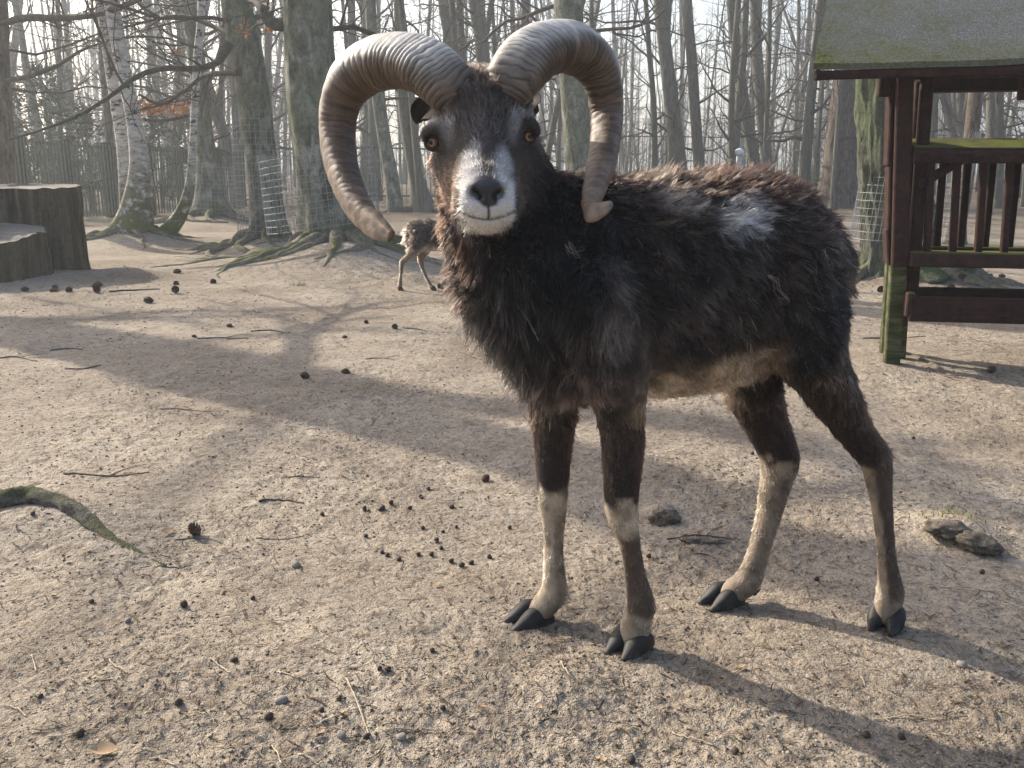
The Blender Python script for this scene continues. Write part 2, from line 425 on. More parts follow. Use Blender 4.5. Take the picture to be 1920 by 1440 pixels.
def traced_branch(tree, nodes, seed, mat=None, kids=14, twig=0.55, leaves=0):
    """nodes: (px, py, Y, radius px)"""
    q = spline([(*P(x, y, Y), px2m(r, x, y, Y)) for x, y, Y, r in nodes], 40); base = np.array(tree.location); rg = np.random.default_rng(seed)
    mb = MB(); mb.tube(q[:, :3] - base, q[:, 3], 8, True, lambda th, i: 1 + 0.12 * noise2(np.cos(th) * 2 + i * 0.3, np.sin(th) * 2, seed))
    for j in range(kids):
        i = int(rg.uniform(6, 39)); d = q[i, :3] - q[i - 1, :3]; d /= np.linalg.norm(d)
        s = cross3(d, rg.normal(size=3)); s /= np.linalg.norm(s)
        grow(mb, q[i, :3] - base, d * 0.7 + s * 0.8, twig * rg.uniform(0.5, 1.5), max(q[i, 3] * 0.28, 0.003), 0, rg, 0.1, (5, 3, 0))
    mb.build('branch', mat or LIMB, tree)

yY = lambda py: 0.0 + G(960, py)[1]
# --- traced trees, left side
T5 = traced_tree('beech_tree', 'thick mossy beech with spreading roots and a sagging wire guard', [(640, 492, 150), (622, 440, 112), (612, 380, 102), (600, 300, 95), (588, 200, 94), (580, 100, 95), (577, 0, 93)], yY(490), BEECH, 21,
    44, 9.5, 12, 0.50, 6, 0.24, 0.035, crown_from=0.6, roots=((200, 1.5, 0.10), (225, 1.25, 0.09), (250, 1.1, 0.085), (275, 0.9, 0.085), (310, 1.0, 0.09), (335, 1.1, 0.10), (0, 1.0, 0.09), (185, 1.9, 0.07), (210, 1.5, 0.06), (262, 0.9, 0.06), (292, 0.8, 0.07), (320, 0.9, 0.07), (165, 1.0, 0.06)),
    extra=(([(548, 40, yY(490), 14), (520, 46, yY(490), 12), (500, 36, yY(490), 9), (490, 14, yY(490), 7), (465, -4, yY(490) + 0.3, 6)], 5, None, 6),))
T4 = traced_tree('beech_tree', 'straight beech trunk inside a tall upright wire guard', [(508, 468, 90), (504, 430, 70), (500, 380, 60), (490, 300, 58), (478, 200, 60), (465, 120, 62), (450, 40, 58), (443, 0, 56)], yY(467), BEECH, 22,
    38, 9, 10, 0.35, 4, 0.2, 0.03, crown_from=0.6, roots=((185, 1.3, 0.08), (215, 1.2, 0.07), (240, 1.0, 0.07), (160, 0.9, 0.06), (330, 0.6, 0.06), (275, 0.7, 0.06)),
    extra=(([(428, 84, 9.45, 11), (408, 116, 9.3, 7), (372, 128, 9.2, 6), (300, 129, 9.1, 5.5), (250, 148, 9.0, 5), (200, 185, 8.9, 4), (140, 220, 8.8, 3.3), (70, 246, 8.7, 2.6), (14, 262, 8.6, 1.5)], 6, None, 18, 0.5),
           ([(440, 70, 9.6, 6), (400, 50, 9.9, 4.5), (340, 30, 10.2, 3.5), (270, 42, 10.4, 2.6), (200, 60, 10.6, 1.5)], 8, None, 14, 0.5),
           ([(448, 135, 9.5, 6.5), (410, 138, 9.8, 5), (380, 143, 10.2, 4.2), (340, 175, 10.4, 3.2), (300, 195, 10.5, 3), (262, 178, 10.6, 2)], 9, None, 16, 0.5)))
T1 = traced_tree('birch_tree', 'leaning white birch with a rough dark mossy base', [(248, 455, 80), (252, 420, 58), (262, 360, 48), (262, 300, 36), (250, 220, 29), (235, 150, 27), (222, 80, 28), (212, 20, 27), (209, 0, 27)], yY(455), BIRCH, 23,
    26, 9, 9, 0.35, 4, 0.2, 0.05, roots=((195, 0.9, 0.06), (350, 0.9, 0.05), (300, 0.7, 0.05), (240, 0.8, 0.05)), kids=(5, 4, 0))
T1b = traced_tree('birch_tree', 'thin grey birch stem pressed behind the white birch', [(238, 450, 26), (236, 380, 24), (232, 300, 22), (222, 220, 21), (208, 130, 20), (196, 50, 19), (190, 0, 18)], yY(449), BIRCH, 24, 16, 8, 7, 0.2, 4, 0.15, 0.05)
T2 = traced_tree('birch_tree', 'slender birch curving up from a bent mossy foot', [(288, 452, 30), (312, 436, 30), (334, 410, 26), (348, 380, 21), (357, 340, 18), (361, 280, 15), (365, 200, 14), (371, 100, 15), (378, 0, 14)], yY(453), BIRCH, 25,
    18, 8, 7, 0.15, 3, 0.1, 0.05, roots=((10, 0.7, 0.04), (330, 0.8, 0.04)))
T3 = traced_tree('beech_tree', 'beech with a wide flared base standing before the slatted fence', [(400, 420, 84), (396, 390, 58), (390, 340, 42), (384, 270, 34), (377, 180, 31), (366, 90, 31), (352, 0, 30)], yY(417), BEECH, 26,
    30, 10, 10, 0.45, 5, 0.3, 0.03, roots=((200, 1.6, 0.10), (235, 1.3, 0.09), (330, 1.0, 0.08), (285, 1.0, 0.07)),
    extra=(([(352, 216, 12.6, 4), (320, 224, 12.2, 3.5), (290, 226, 11.8, 3), (262, 222, 11.4, 2)], 12, None, 10, 0.4),))
T6 = traced_tree('pine_tree', 'dark straight trunk rising behind the big stump', [(8, 440, 46), (8, 340, 38), (6, 200, 32), (2, 100, 28), (0, 0, 26)], 11.5, PINE, 27, 20, 10, 8, 0.2, 5, 0.2, 0.03, 0.05,
    extra=(([(0, 46, 11.5, 7), (45, 34, 11.2, 6.5), (110, 34, 10.9, 6.5), (175, 28, 10.6, 6), (235, 10, 10.3, 5), (290, -14, 10.0, 4)], 13, None, 16, 0.6),
           ([(4, 152, 11.5, 5), (50, 144, 11.2, 4.5), (105, 124, 11.0, 4), (150, 96, 10.8, 3), (190, 80, 10.6, 2)], 14, None, 18, 0.6)))
T7 = traced_tree('pine_tree', 'slim dark pine stem rising between fence and white birch', [(218, 402, 17), (212, 330, 16), (203, 240, 14), (193, 120, 13), (185, 0, 13)], 16.5, PINE, 28, 12, 11, 8)
# --- traced trees, middle and right
T8 = traced_tree('beech_tree', 'smooth greenish beech trunk framed inside the ram\'s right horn', [(1092, 418, 64), (1088, 340, 52), (1082, 250, 51), (1075, 160, 50), (1070, 80, 52), (1066, 0, 55)], 13.5, BEECH, 29, 28, 10, 9, 0.3, 5, 0.3)
T9 = traced_tree('forest_tree', 'grey trunk with a sawn-off knot beside the twin stems', [(742, 390, 30), (735, 340, 27), (722, 270, 25), (710, 190, 24), (700, 100, 22), (694, 0, 21)], 18.0, BEECH, 30, 18, 11, 8, 0.25, 4, 0.25)
T10 = traced_tree('forest_tree', 'dark trunk with a flared mossy foot behind the small deer', [(795, 388, 44), (784, 350, 28), (772, 290, 25), (758, 200, 24), (752, 100, 22), (748, 0, 20)], 18.5, GREYB, 31, 18, 11, 8, 0.5, 4, 0.3, roots=((200, 1.6, 0.1), (340, 1.4, 0.1)))
T11 = traced_tree('pine_tree', 'stout scaly pine trunk left of the hay rack', [(1572, 390, 74), (1572, 340, 62), (1578, 260, 54), (1586, 170, 48), (1592, 80, 44), (1596, 0, 42)], 18.5, PINE, 32, 84, 12, 8, 0.18, 5, 0.4, 0.03, 0.12, crown_from=0.6)
T12 = traced_tree('oak_tree', 'thick furrowed oak inside a wire guard behind the hay rack', [(1690, 528, 170), (1686, 480, 132), (1680, 400, 118), (1672, 300, 114), (1668, 200, 112), (1664, 100, 110), (1660, 0, 108)], 6.95, OAKB, 33, 110, 8.5, 8, 0.28, 6, 0.16, 0.03, 0.14, crown_from=0.7,
    roots=((330, 0.9, 0.09), (300, 0.8, 0.08), (240, 0.8, 0.08), (200, 0.7, 0.07), (0, 1.0, 0.08)))
T13 = traced_tree('birch_tree', 'leaning dark-barked birch with a mossy foot seen through the rack', [(1790, 442, 46), (1797, 415, 30), (1808, 360, 27), (1816, 300, 27), (1824, 230, 27), (1830, 170, 27), (1836, 80, 26), (1842, 0, 25)], 10.8, PINE, 34, 20, 9, 8, 0.35, 4, 0.15, 0.04, crown_from=0.6)
SPEC = [('ivy-flecked trunk standing between pine and hay rack fence', [(1510, 372, 22), (1512, 300, 19), (1520, 200, 17), (1530, 100, 16), (1545, 0, 18)], 21),
        ('forked pair trunk leaning left above the ram\'s shoulder', [(1282, 370, 34), (1272, 300, 30), (1260, 200, 28), (1248, 100, 26), (1238, 0, 25)], 22),
        ('straight grey trunk right of the forked pair', [(1318, 366, 24), (1310, 300, 21), (1303, 200, 20), (1296, 100, 20), (1288, 0, 19)], 24),
        ('trunk leaning left behind the ram\'s back, right of the white-capped post', [(1424, 366, 26), (1414, 300, 23), (1396, 200, 22), (1382, 100, 21), (1372, 0, 20)], 24),
        ('trunk crossing behind the leaning stem above the ram\'s rump', [(1440, 368, 24), (1438, 300, 22), (1426, 200, 21), (1420, 100, 20), (1416, 0, 20)], 25),
        ('dark trunk showing between the ram\'s two horns', [(930, 372, 28), (918, 250, 26), (906, 120, 24), (900, 60, 25), (890, 0, 24)], 20),
        ('grey trunk rising above the curl of the ram\'s left horn', [(868, 372, 26), (860, 250, 24), (850, 120, 23), (842, 60, 24), (832, 0, 22)], 22),
        ('trunk seen through the left horn beside the beech guard', [(706, 374, 22), (702, 300, 21), (700, 200, 20), (690, 100, 19), (688, 0, 19)], 23),
        ('slim trunk standing behind the rack\'s second bar', [(1745, 362, 18), (1748, 300, 17), (1750, 200, 17), (1752, 100, 16), (1754, 0, 16)], 26),
        ('pale trunk in the rack window left of the dark birch', [(1803, 366, 20), (1803, 300, 19), (1802, 200, 18), (1802, 100, 18), (1800, 0, 17)], 24),
        ('brown trunk in the rack window right of the dark birch', [(1858, 366, 24), (1858, 300, 21), (1860, 200, 20), (1862, 100, 20), (1864, 0, 19)], 23),
        ('thin trunk standing at the end of the slatted fence', [(442, 385, 12), (442, 300, 11), (440, 200, 11), (436, 100, 10), (432, 0, 10)], 20)]
for i, (lab, nd, Y) in enumerate(SPEC):
    traced_tree('forest_tree', lab, nd, Y, GREYB, 60 + i, 14, 11, 9, 0.2, 4, 0.25, 0.03, crown_from=0.2, twig_l=(1.2, 2.8))

# --- trees just outside the frame whose shadows cross the dirt
def shade_tree(x, y, r, seed, label, mat=BEECH, h=10):
    b = np.array((x, y, float(gz(x, y)))); t = empty('beech_tree', b); tag(t, label, 'tree'); rg = np.random.default_rng(seed)
    A = np.array([(rg.normal() * 0.04 * i + 0.02 * i, rg.normal() * 0.04 * i, -0.1 + (h + .1) * i / 11) for i in range(12)]); A = spline(A, 40)
    rr = r * (1 - 0.7 * np.linspace(0, 1, 40) ** 1.2); mb, m = trunk_mesh(A, rr, 24, seed, mat, 0.3, 5, 0.25); mb.build('trunk', m, t)
    cb = MB()
    for q in range(14):
        f = 0.35 + 0.62 * (q + rg.random()) / 14; i = int(f * 39); a = rg.uniform(0, 6.283)
        grow(cb, A[i], (math.cos(a), math.sin(a), rg.uniform(0, 0.7)), rg.uniform(1.4, 3) * (1.2 - 0.6 * f), rr[i] * 0.35, 0, rg, 0.15, (6, 4, 0))
    cb.build('crown', TWIG, t); return t
shade_tree(-5.3, 6.85, 0.27, 301, 'broad beech outside the left edge, left of both stumps')
shade_tree(-9.2, 10.1, 0.24, 302, 'beech far outside the left edge before the slatted fence')

# --- the wood behind: single trees that share a few shapes
FORK = set()
def forest_variant(seed, h=12.0, r=0.12):
    rg = np.random.default_rng(seed); lean = rg.normal(size=2) * 0.05
    A = [np.array((0, 0, -0.25))]; d = np.array((lean[0], lean[1], 1.0))
    for i in range(14):
        d = d + np.append(rg.normal(size=2) * 0.05, 0); A.append(A[-1] + d / np.linalg.norm(d) * h / 14)
    A = spline(A, 30); rr = r * (1 - 0.75 * np.linspace(0, 1, 30)); mb, _ = trunk_mesh(A, rr, 8, seed, GREYB, 0.35, 3, 0.3, 0.06)
    tm = mesh_np('trunk', mb.V, mb.F, GREYB); cb = MB()
    if rg.random() < 0.4:                                            # second stem
        FORK.add(seed - 500)
        i = int(rg.uniform(1, 9)); a = rg.uniform(0, 6.283); d = np.array((math.cos(a) * 0.35, math.sin(a) * 0.35, 1)); p = A[i]; B = [p]
        for q in range(8): d = d + np.append(rg.normal(size=2) * 0.06, 0.05); B.append(B[-1] + d / np.linalg.norm(d) * h * 0.085)
        cb.tube(spline(B, 20), rr[i] * np.linspace(0.7, 0.25, 20), 7, False)
    for q in range(26):
        f = 0.10 + 0.80 * (q + rg.random()) / 26; i = int(f * 29); a = rg.uniform(0, 6.283)
        grow(cb, A[i], (math.cos(a), math.sin(a), rg.uniform(-0.15, 0.8)), rg.uniform(0.8, 2.4) * (1.2 - 0.5 * f), max(rr[i] * rg.uniform(0.15, 0.4), 0.008), 0, rg, 0.2, (5, 3, 0), 0.2, (5, 3, 3))
    return tm, mesh_np('crown', cb.V, cb.F, TWIG)
VAR = [forest_variant(500 + i, 11 + i % 4, 0.09 + 0.02 * (i % 4)) for i in range(8)]
rg = np.random.default_rng(77); pts = []; tries = 0
while len(pts) < 250 and tries < 20000:
    tries += 1
    Y = 17.5 + 42 * rg.random() ** 0.85; X = rg.uniform(-0.66, 0.66) * Y
    if all((X - a) ** 2 + (Y - b) ** 2 > (0.6 + 0.016 * Y) ** 2 for a, b, _ in pts) and not (abs(Y - 14) < 1.5): pts.append((X, Y, rg.random()))
for j, (X, Y, q) in enumerate(pts):
    tm, cm = VAR[int(q * 7.999)]; s = rg.uniform(0.7, 1.35); left = X / Y < -0.22; mid = abs(X / Y) <= 0.22
    where = 'the slatted fence' if left else ('the ram' if mid else 'the metal fence')
    look = 'two-stemmed bare tree' if int(q * 7.999) in FORK else ('tall bare tree' if s > 1.05 else 'short slender bare tree')
    lab = f"{look} {'at the near edge of' if Y < 27 else 'deep in'} the wood behind {where}"
    t = empty('forest_tree', (X, Y, float(gz(X, Y)) - 0.03), rg.uniform(0, 6.283)); t.scale = (s * rg.uniform(0.45, 0.95),) * 2 + (s,)
    t.rotation_euler = (rg.normal() * 0.04, rg.normal() * 0.04, rg.uniform(0, 6.283))
    tag(t, lab, 'tree', lab.replace('tree', 'trees', 1))
    obj('trunk', tm, t); obj('crown', cm, t)
# --- far wood that reads as one mass
mb = MB(); rg = np.random.default_rng(78)
for j in range(430):
    Y = rg.uniform(60, 125); X = rg.uniform(-0.75, 0.75) * Y; h = rg.uniform(10, 17); r = rg.uniform(0.06, 0.17); z = float(gz(X, Y))
    L = rg.normal(size=2) * 0.5; A = [(X, Y, z - 0.3), (X + L[0] * 0.4, Y, z + h * 0.3), (X + L[0], Y + L[1], z + h * 0.65), (X + L[0] * 1.4, Y + L[1], z + h)]
    mb.tube(A, (r, r * 0.85, r * 0.6, 0.03), 5, False)
    for q in range(7):
        f = rg.uniform(0.08, 0.95); b = np.array(A[0]) + (np.array(A[3]) - np.array(A[0])) * f; a = rg.uniform(0, 6.283); ln = rg.uniform(1, 3.2)
        e = b + np.array((math.cos(a) * ln, math.sin(a) * ln, ln * rg.uniform(0, 0.9))); mb.tube([b, (b + e) / 2 + rg.normal(size=3) * 0.15, e], (0.035, 0.022, 0.008), 3, False)
        for w_ in range(3):
            g0 = b + (e - b) * rg.uniform(0.3, 1); g1 = g0 + rg.normal(size=3) * np.array((0.7, 0.7, 0.5)); mb.tube([g0, g1], (0.014, 0.005), 3, False)
far = mb.build('distant_woodland', GREYB); tag(far, 'far-off bare wood that closes the view', kind='stuff')

# --- evergreens and early green undergrowth
NEEDLE = simple('spruce_needles', [(0.3, (0.035, 0.055, 0.028)), (0.7, (0.085, 0.115, 0.06))], 8, bump=0)
LEAFG = simple('young_leaf', [(0.3, (0.10, 0.15, 0.04)), (0.7, (0.20, 0.26, 0.09))], 5, bump=0)
DRY = simple('dry_beech_leaf', [(0.3, (0.36, 0.145, 0.045)), (0.7, (0.55, 0.27, 0.10))], 12, bump=0)
def spruce(px, Y, h, seed, label):
    X = P(px, 310, Y)[0]; rg = np.random.default_rng(seed); b = (X, Y, float(gz(X, Y)))
    t = empty('young_spruce', b); tag(t, label, 'spruce', 'young spruces behind the slatted fence'); mb = MB(); mb.tube([(0, 0, -0.1), (0.03, 0, h * 0.5), (0, 0.02, h)], (0.045, 0.03, 0.008), 7); mb.build('trunk', GREYB, t)
    V = []; F = []
    nb = int(30 * h)
    for q in range(nb):
        f = rg.random() ** 0.8; z = h * (0.12 + 0.86 * f); L = (1 - f) * h * 0.30 + 0.12; a = rg.uniform(0, 6.283); d = np.array((math.cos(a), math.sin(a), rg.uniform(-0.35, 0.15)))
        for s_ in range(int(14 + L * 26)):
            u_ = rg.random() ** 0.7; p = np.array((0, 0, z)) + d * L * u_ + np.array((0, 0, -0.18 * L * u_ * u_)) + rg.normal(size=3) * 0.035
            e = d * rg.uniform(0.3, 1) + rg.normal(size=3) * 0.6; e = e / np.linalg.norm(e) * rg.uniform(0.07, 0.14); w_ = cross3(e, rg.normal(size=3)); w_ = w_ / np.linalg.norm(w_) * 0.016
            n0 = len(V); V += [p, p + e * 0.5 + w_, p + e, p + e * 0.5 - w_]; F.append((n0, n0 + 1, n0 + 2, n0 + 3))
    obj('crown', mesh_np('crown', V, F, NEEDLE, False), t)
for i, (px, Y, h) in enumerate(((30, 17.2, 2.3), (95, 18.2, 2.7), (165, 17.4, 1.9), (300, 19.8, 1.8), (225, 21, 2.4), (135, 23, 3.2), (350, 22, 2.0))):
    spruce(px, Y, h, 700 + i, 'soft green young spruce growing behind the slatted fence')
def shrub(px, Y, h, seed, label, leafy=1.0, mat=None):
    X = P(px, 310, Y)[0]; rg = np.random.default_rng(seed); t = empty('shrub', (X, Y, float(gz(X, Y)))); tag(t, label, 'shrub', 'shrubs under the trees')
    mb = MB(); tips = []
    for q in range(9):
        a = rg.uniform(0, 6.283); grow(mb, (rg.normal() * 0.08, rg.normal() * 0.08, -0.05), (math.cos(a) * 0.45, math.sin(a) * 0.45, 1), h * rg.uniform(0.7, 1.1), 0.012, 0, rg, 0.3, (7, 4, 0), 0.15, (5, 3, 3))
    mb.build('stems', TWIG, t); Vs = np.array(mb.V); V = []; F = []
    for q in range(int(420 * leafy)):
        p = Vs[int(rg.integers(0, len(Vs)))]
        if p[2] < h * 0.15: continue
        p = p + rg.normal(size=3) * 0.02; e = rg.normal(size=3); e = e / np.linalg.norm(e) * rg.uniform(0.02, 0.045); w_ = cross3(e, rg.normal(size=3)); w_ = w_ / np.linalg.norm(w_) * np.linalg.norm(e) * 0.35
        n0 = len(V); V += [p, p + e * 0.5 + w_, p + e, p + e * 0.5 - w_]; F.append((n0, n0 + 1, n0 + 2, n0 + 3))
    obj('leaves', mesh_np('leaves', V, F, mat or LEAFG, False), t)
for i, (px, Y, h, lf) in enumerate(((1205, 23, 1.5, 1.2), (1160, 26, 2.0, 1.0), (1255, 27, 1.7, 0.9), (1512, 20.5, 1.3, 1.4), (700, 22, 1.6, 0.7), (660, 24, 1.8, 0.6), (1460, 26, 1.9, 0.6), (1350, 27, 1.6, 0.7), (830, 24, 1.4, 0.6), (1900, 25, 1.6, 0.3))):
    shrub(px, Y, h, 720 + i, 'low shrub with sparse fresh green leaves under the far trees', lf)
# dry leaves still hanging on the beech by the fence
V = []; F = []; rg = np.random.default_rng(9); b0 = np.array(T3.location)
for x0, x1, y0, y1, n_, Y in ((254, 352, 190, 214, 240, 11.2), (452, 470, 42, 62, 22, 9.3), (495, 507, 55, 68, 10, 9.3), (322, 333, 86, 100, 10, 11.5)):
    for q in range(n_):
        x = rg.uniform(x0, x1); y = rg.uniform(y0, y1) + (8 if x0 == 256 and 296 < x < 318 else 0); p = P(x, y, Y + rg.normal() * 0.12) - b0
        e = rg.normal(size=3); e = e / np.linalg.norm(e) * rg.uniform(0.04, 0.07); w_ = cross3(e, rg.normal(size=3)); w_ = w_ / np.linalg.norm(w_) * np.linalg.norm(e) * 0.3
        n0 = len(V); V += [p, p + e * 0.5 + w_, p + e, p + e * 0.5 - w_]; F.append((n0, n0 + 1, n0 + 2, n0 + 3))
o = obj('dry_leaves', mesh_np('dry_leaves', V, F, DRY, False), T3); o['label'] = 'rust-brown dry leaves still on the twigs'; o['kind'] = 'stuff'
# ================================================================ stumps
WOOD_OLD = bark('weathered_wood', [(0.38, (0.020, 0.015, 0.011)), (0.50, (0.090, 0.068, 0.047)), (0.66, (0.21, 0.165, 0.115))], 17, (1, 1, 0.06), 1.0, 0.03, (0.13, 0.14, 0.04), (0.95, 1.2), (0.10, 0.085, 0.05))
k = NT('sawn_top'); v = k.coord(); sp = k.node('ShaderNodeSeparateXYZ', {'Vector': v})
rr_ = k.math('SQRT', k.math('ADD', k.math('MULTIPLY', sp.outputs[0], sp.outputs[0]), k.math('MULTIPLY', sp.outputs[1], sp.outputs[1])))
rings = k.math('SINE', k.math('MULTIPLY', k.math('ADD', rr_, k.math('MULTIPLY', k.noise(v, 4, 3), 0.06)), 220))
SAWN = k.done(k.mix(k.mapr(rings, -1, 1, 0.2, 0.8), k.ramp(k.noise(v, 6, 6), [(0.3, (0.15, 0.13, 0.105)), (0.7, (0.28, 0.255, 0.225))]), (0.17, 0.15, 0.125)), 0.85, k.bump(k.noise(v, 30, 6), 0.6, 0.01), 0.2)
def stump(name, label, x, y, r, h, seed, tilt=0.0, lip=0.0):
    b = (x, y, float(gz(x, y))); t = empty(name, b); tag(t, label, 'tree stump')
    n, M = 280, 30; crk = [(a_, 0.35 + 0.65 * w_) for a_, w_ in zip(np.random.default_rng(seed).uniform(0, 2 * math.pi, 30), np.random.default_rng(seed + 1).random(30))]; th = np.linspace(0, 2 * math.pi, n, endpoint=False); mb = MB(); Vr = []
    for i in range(M):
        f = i / (M - 1); z = -0.08 + (h + 0.08) * f
        q = 1 + 0.05 * math.exp(-f * 7) * (1 + 0.5 * np.cos(5 * th + seed)) + 0.045 * noise2(np.cos(th) * 1.4 + f * 0.3, np.sin(th) * 1.4, seed) * 2 + 0.06 * noise2(th * 7, np.full(n, f * 0.9), seed + 1) + 0.035 * noise2(th * 17, np.full(n, f * 3), seed + 2)
        for a_, w_ in crk:
            da = (th - a_ - 0.05 * math.sin(f * 3 + a_) + math.pi) % (2 * math.pi) - math.pi; q = q - 0.055 * w_ * np.exp(-(da / 0.022) ** 2) * (0.35 + 0.65 * abs(math.sin(f * 2.2 + a_ * 3)))
        zz = z + (tilt * np.sin(th) + 0.014 * noise2(th * 5, np.zeros(n), seed + 4) + 0.02 * noise2(th * 1.4, np.ones(n), seed + 6)) * f
        Vr.append(np.stack([np.cos(th) * r * q, np.sin(th) * r * q, zz], 1))
    Vw = np.concatenate(Vr); F = [(i * n + j, i * n + (j + 1) % n, (i + 1) * n + (j + 1) % n, (i + 1) * n + j) for i in range(M - 1) for j in range(n)]
    obj('stump_side', mesh_np('stump_side', Vw, F, WOOD_OLD), t)
    V = []; F = []; R_ = 9
    for i in range(R_):
        s_ = 1 - i / (R_ - 1) * 0.97; p = Vr[-1] * np.array((s_, s_, 1)); p[:, 2] += 0.010 * (1 - s_) + 0.010 * noise2(p[:, 0] * 9, p[:, 1] * 9, seed + 8) * (i > 0); V.append(p)
    V = np.concatenate(V); F = [(i * n + j, i * n + (j + 1) % n, (i + 1) * n + (j + 1) % n, (i + 1) * n + j) for i in range(R_ - 1) for j in range(n)] + [tuple((R_ - 1) * n + j for j in range(n))]
    obj('sawn_top', mesh_np('sawn_top', V, F, SAWN), t); return t
stump('tree_stump', 'tall weathered tree stump with dark vertical cracks, behind the low stump', P(150, 400, 7.55)[0] - 0.50, 7.55, 0.47, 0.66, 5)
stump('tree_stump', 'low sawn tree stump with a pale dusty top against the tall stump', P(85, 470, 6.85)[0] - 0.35, 6.85, 0.33, 0.30, 9, 0.055)

# ================================================================ wire guards round the trees
WIRE = NT('galvanised_wire').done((0.24, 0.26, 0.28), 0.45, None, 0.5, Metallic=0.6)
def guard(label, cx, cy, r, z0, z1, a0, a1, sp_v=0.05, sp_h=0.05, tilt=0.0, tx=0.0, wr=0.0016, seed=1, sq=1.0):
    t = empty('wire_guard', (cx, cy, float(gz(cx, cy)))); tag(t, label, 'wire guard', 'wire guards round tree trunks'); rg = np.random.default_rng(seed)
    a = np.radians(np.linspace(a0, a1, max(6, int(abs(math.radians(a1 - a0)) * r / sp_v))))
    def pt(an, z):
        w_ = 1 + 0.05 * noise2(np.cos(an) * 1.5 + z * 0.8, np.sin(an) * 1.5, seed)
        x = np.cos(an) * r * w_; y = np.sin(an) * r * w_ * sq
        return np.stack([x + tx * z, y, z + tilt * x + 0 * an], -1)
    mb = MB()
    for an in a: mb.tube(pt(np.full(5, an), np.linspace(z0 - 0.012, z1 + 0.03, 5)), wr, 4, False)
    o = mb.build('upright_wires', WIRE, t); o['kind'] = 'stuff'; mb = MB()
    for z in np.arange(z0, z1 + 1e-6, sp_h): mb.tube(pt(a, np.full(len(a), z)), wr, 4, False)
    o = mb.build('cross_wires', WIRE, t); o['kind'] = 'stuff'
b = T4.location; guard('tall upright wire guard round the straight beech trunk', b.x - 0.02, b.y, 0.30, 0.03, 1.22, 0, 352, 0.05, 0.06, seed=3)
b = T5.location; guard('sagging wire guard wrapped round the thick mossy beech', b.x - 0.12, b.y, 0.50, 0.22, 0.86, 140, 400, 0.05, 0.055, tilt=0.14, tx=-0.08, wr=0.0018, seed=4)
b = T3.location; guard('wire guard round the flared beech before the slatted fence', b.x, b.y, 0.36, 0.10, 0.78, 0, 352, 0.05, 0.06, tilt=-0.06, seed=5)
b = T12.location; guard('bright wire guard standing round the furrowed oak', b.x - 0.03, b.y, 0.37, 0.16, 0.90, 0, 355, 0.042, 0.055, tilt=-0.02, tx=0.10, wr=0.0018, seed=6)

# ================================================================ fences
FWOOD = bark('fence_wood', [(0.3, (0.10, 0.10, 0.078)), (0.55, (0.16, 0.162, 0.125)), (0.75, (0.23, 0.228, 0.18))], 20, (1, 1, 0.2), 0.5, 0.006, None, green=(0.14, 0.16, 0.09))
FPOST = simple('dark_fence_post', [(0.3, (0.03, 0.034, 0.022)), (0.7, (0.075, 0.08, 0.055))], 12, (1, 1, 0.3))
FMETAL = NT('dark_metal').done((0.035, 0.04, 0.045), 0.5, None, 0.4)
def fence(name, label, A, B, h0, h1, post_step, bar_step, pw, bw, mat, rails, seed, post_up=0.05):
    A = np.array(A, float); B = np.array(B, float); L = np.linalg.norm(B - A); d = (B - A) / L; t = empty(name, (*A, float(gz(*A)))); tag(t, label, 'fence')
    rz_ = math.atan2(d[1], d[0]); Rm = rotz(rz_); z0 = t.location.z; rg = np.random.default_rng(seed)
    hh = lambda s: h0 + (h1 - h0) * s / L
    gl = lambda s: float(gz(*(A + d * s))) - z0
    n = int(L / post_step) + 1
    for i in range(n):
        s = min(i * post_step, L); h = hh(s) + post_up; mb = MB(); mb.box((*(d * s), gl(s) + h / 2 - 0.1), (pw, pw, h + 0.2), Rm @ roty(rg.normal() * 0.012), 0.006); mb.build('post', FPOST if mat is FWOOD else mat, t, False)
    nrm = np.array((d[1], -d[0]))
    for f in rails:
        mb = MB(); S0 = np.linspace(0, L, 12)
        for a, b in zip(S0[:-1], S0[1:]):
            pa = np.array((*(d * a + nrm * pw * 0.5), gl(a) + hh(a) * f)); pb = np.array((*(d * b + nrm * pw * 0.5), gl(b) + hh(b) * f)); mb.tube([pa, pb], 0.018, 4, False)
        mb.build('rail', FPOST if mat is FWOOD else mat, t, False)
    mb = MB(); s = 0.0
    while s < L:
        h = hh(s) * rg.uniform(0.97, 1.0); mb.box((*(d * s + nrm * (pw * 0.5 + 0.024)), gl(s) + 0.04 + h / 2), (bw, bw * 0.7, h), Rm @ roty(rg.normal() * 0.008)); s += bar_step
    o = mb.build('bars', mat, t, False); o['kind'] = 'stuff'
fence('slatted_fence', 'weathered wooden slatted fence running behind the birches and the tall stump', (P(-60, 310, 14.0)[0], 14.0), (P(450, 310, 18.6)[0], 18.6), 1.26, 1.08, 0.78, 0.06, 0.16, 0.024, FWOOD, (0.97, 0.42), 1)
fence('slatted_fence', 'thin-barred fence between the beeches and the far wood behind the small deer', (P(455, 310, 20.4)[0], 20.4), (P(1010, 310, 22.5)[0], 22.5), 1.25, 1.2, 1.9, 0.11, 0.07, 0.018, FWOOD, (0.97, 0.12), 2)
fence('metal_fence', 'dark metal bar fence far behind the hay rack', (P(1120, 310, 31)[0], 31.0), (P(2080, 310, 30)[0], 30.0), 1.75, 1.75, 2.4, 0.13, 0.07, 0.018, FMETAL, (0.98, 0.06), 3)
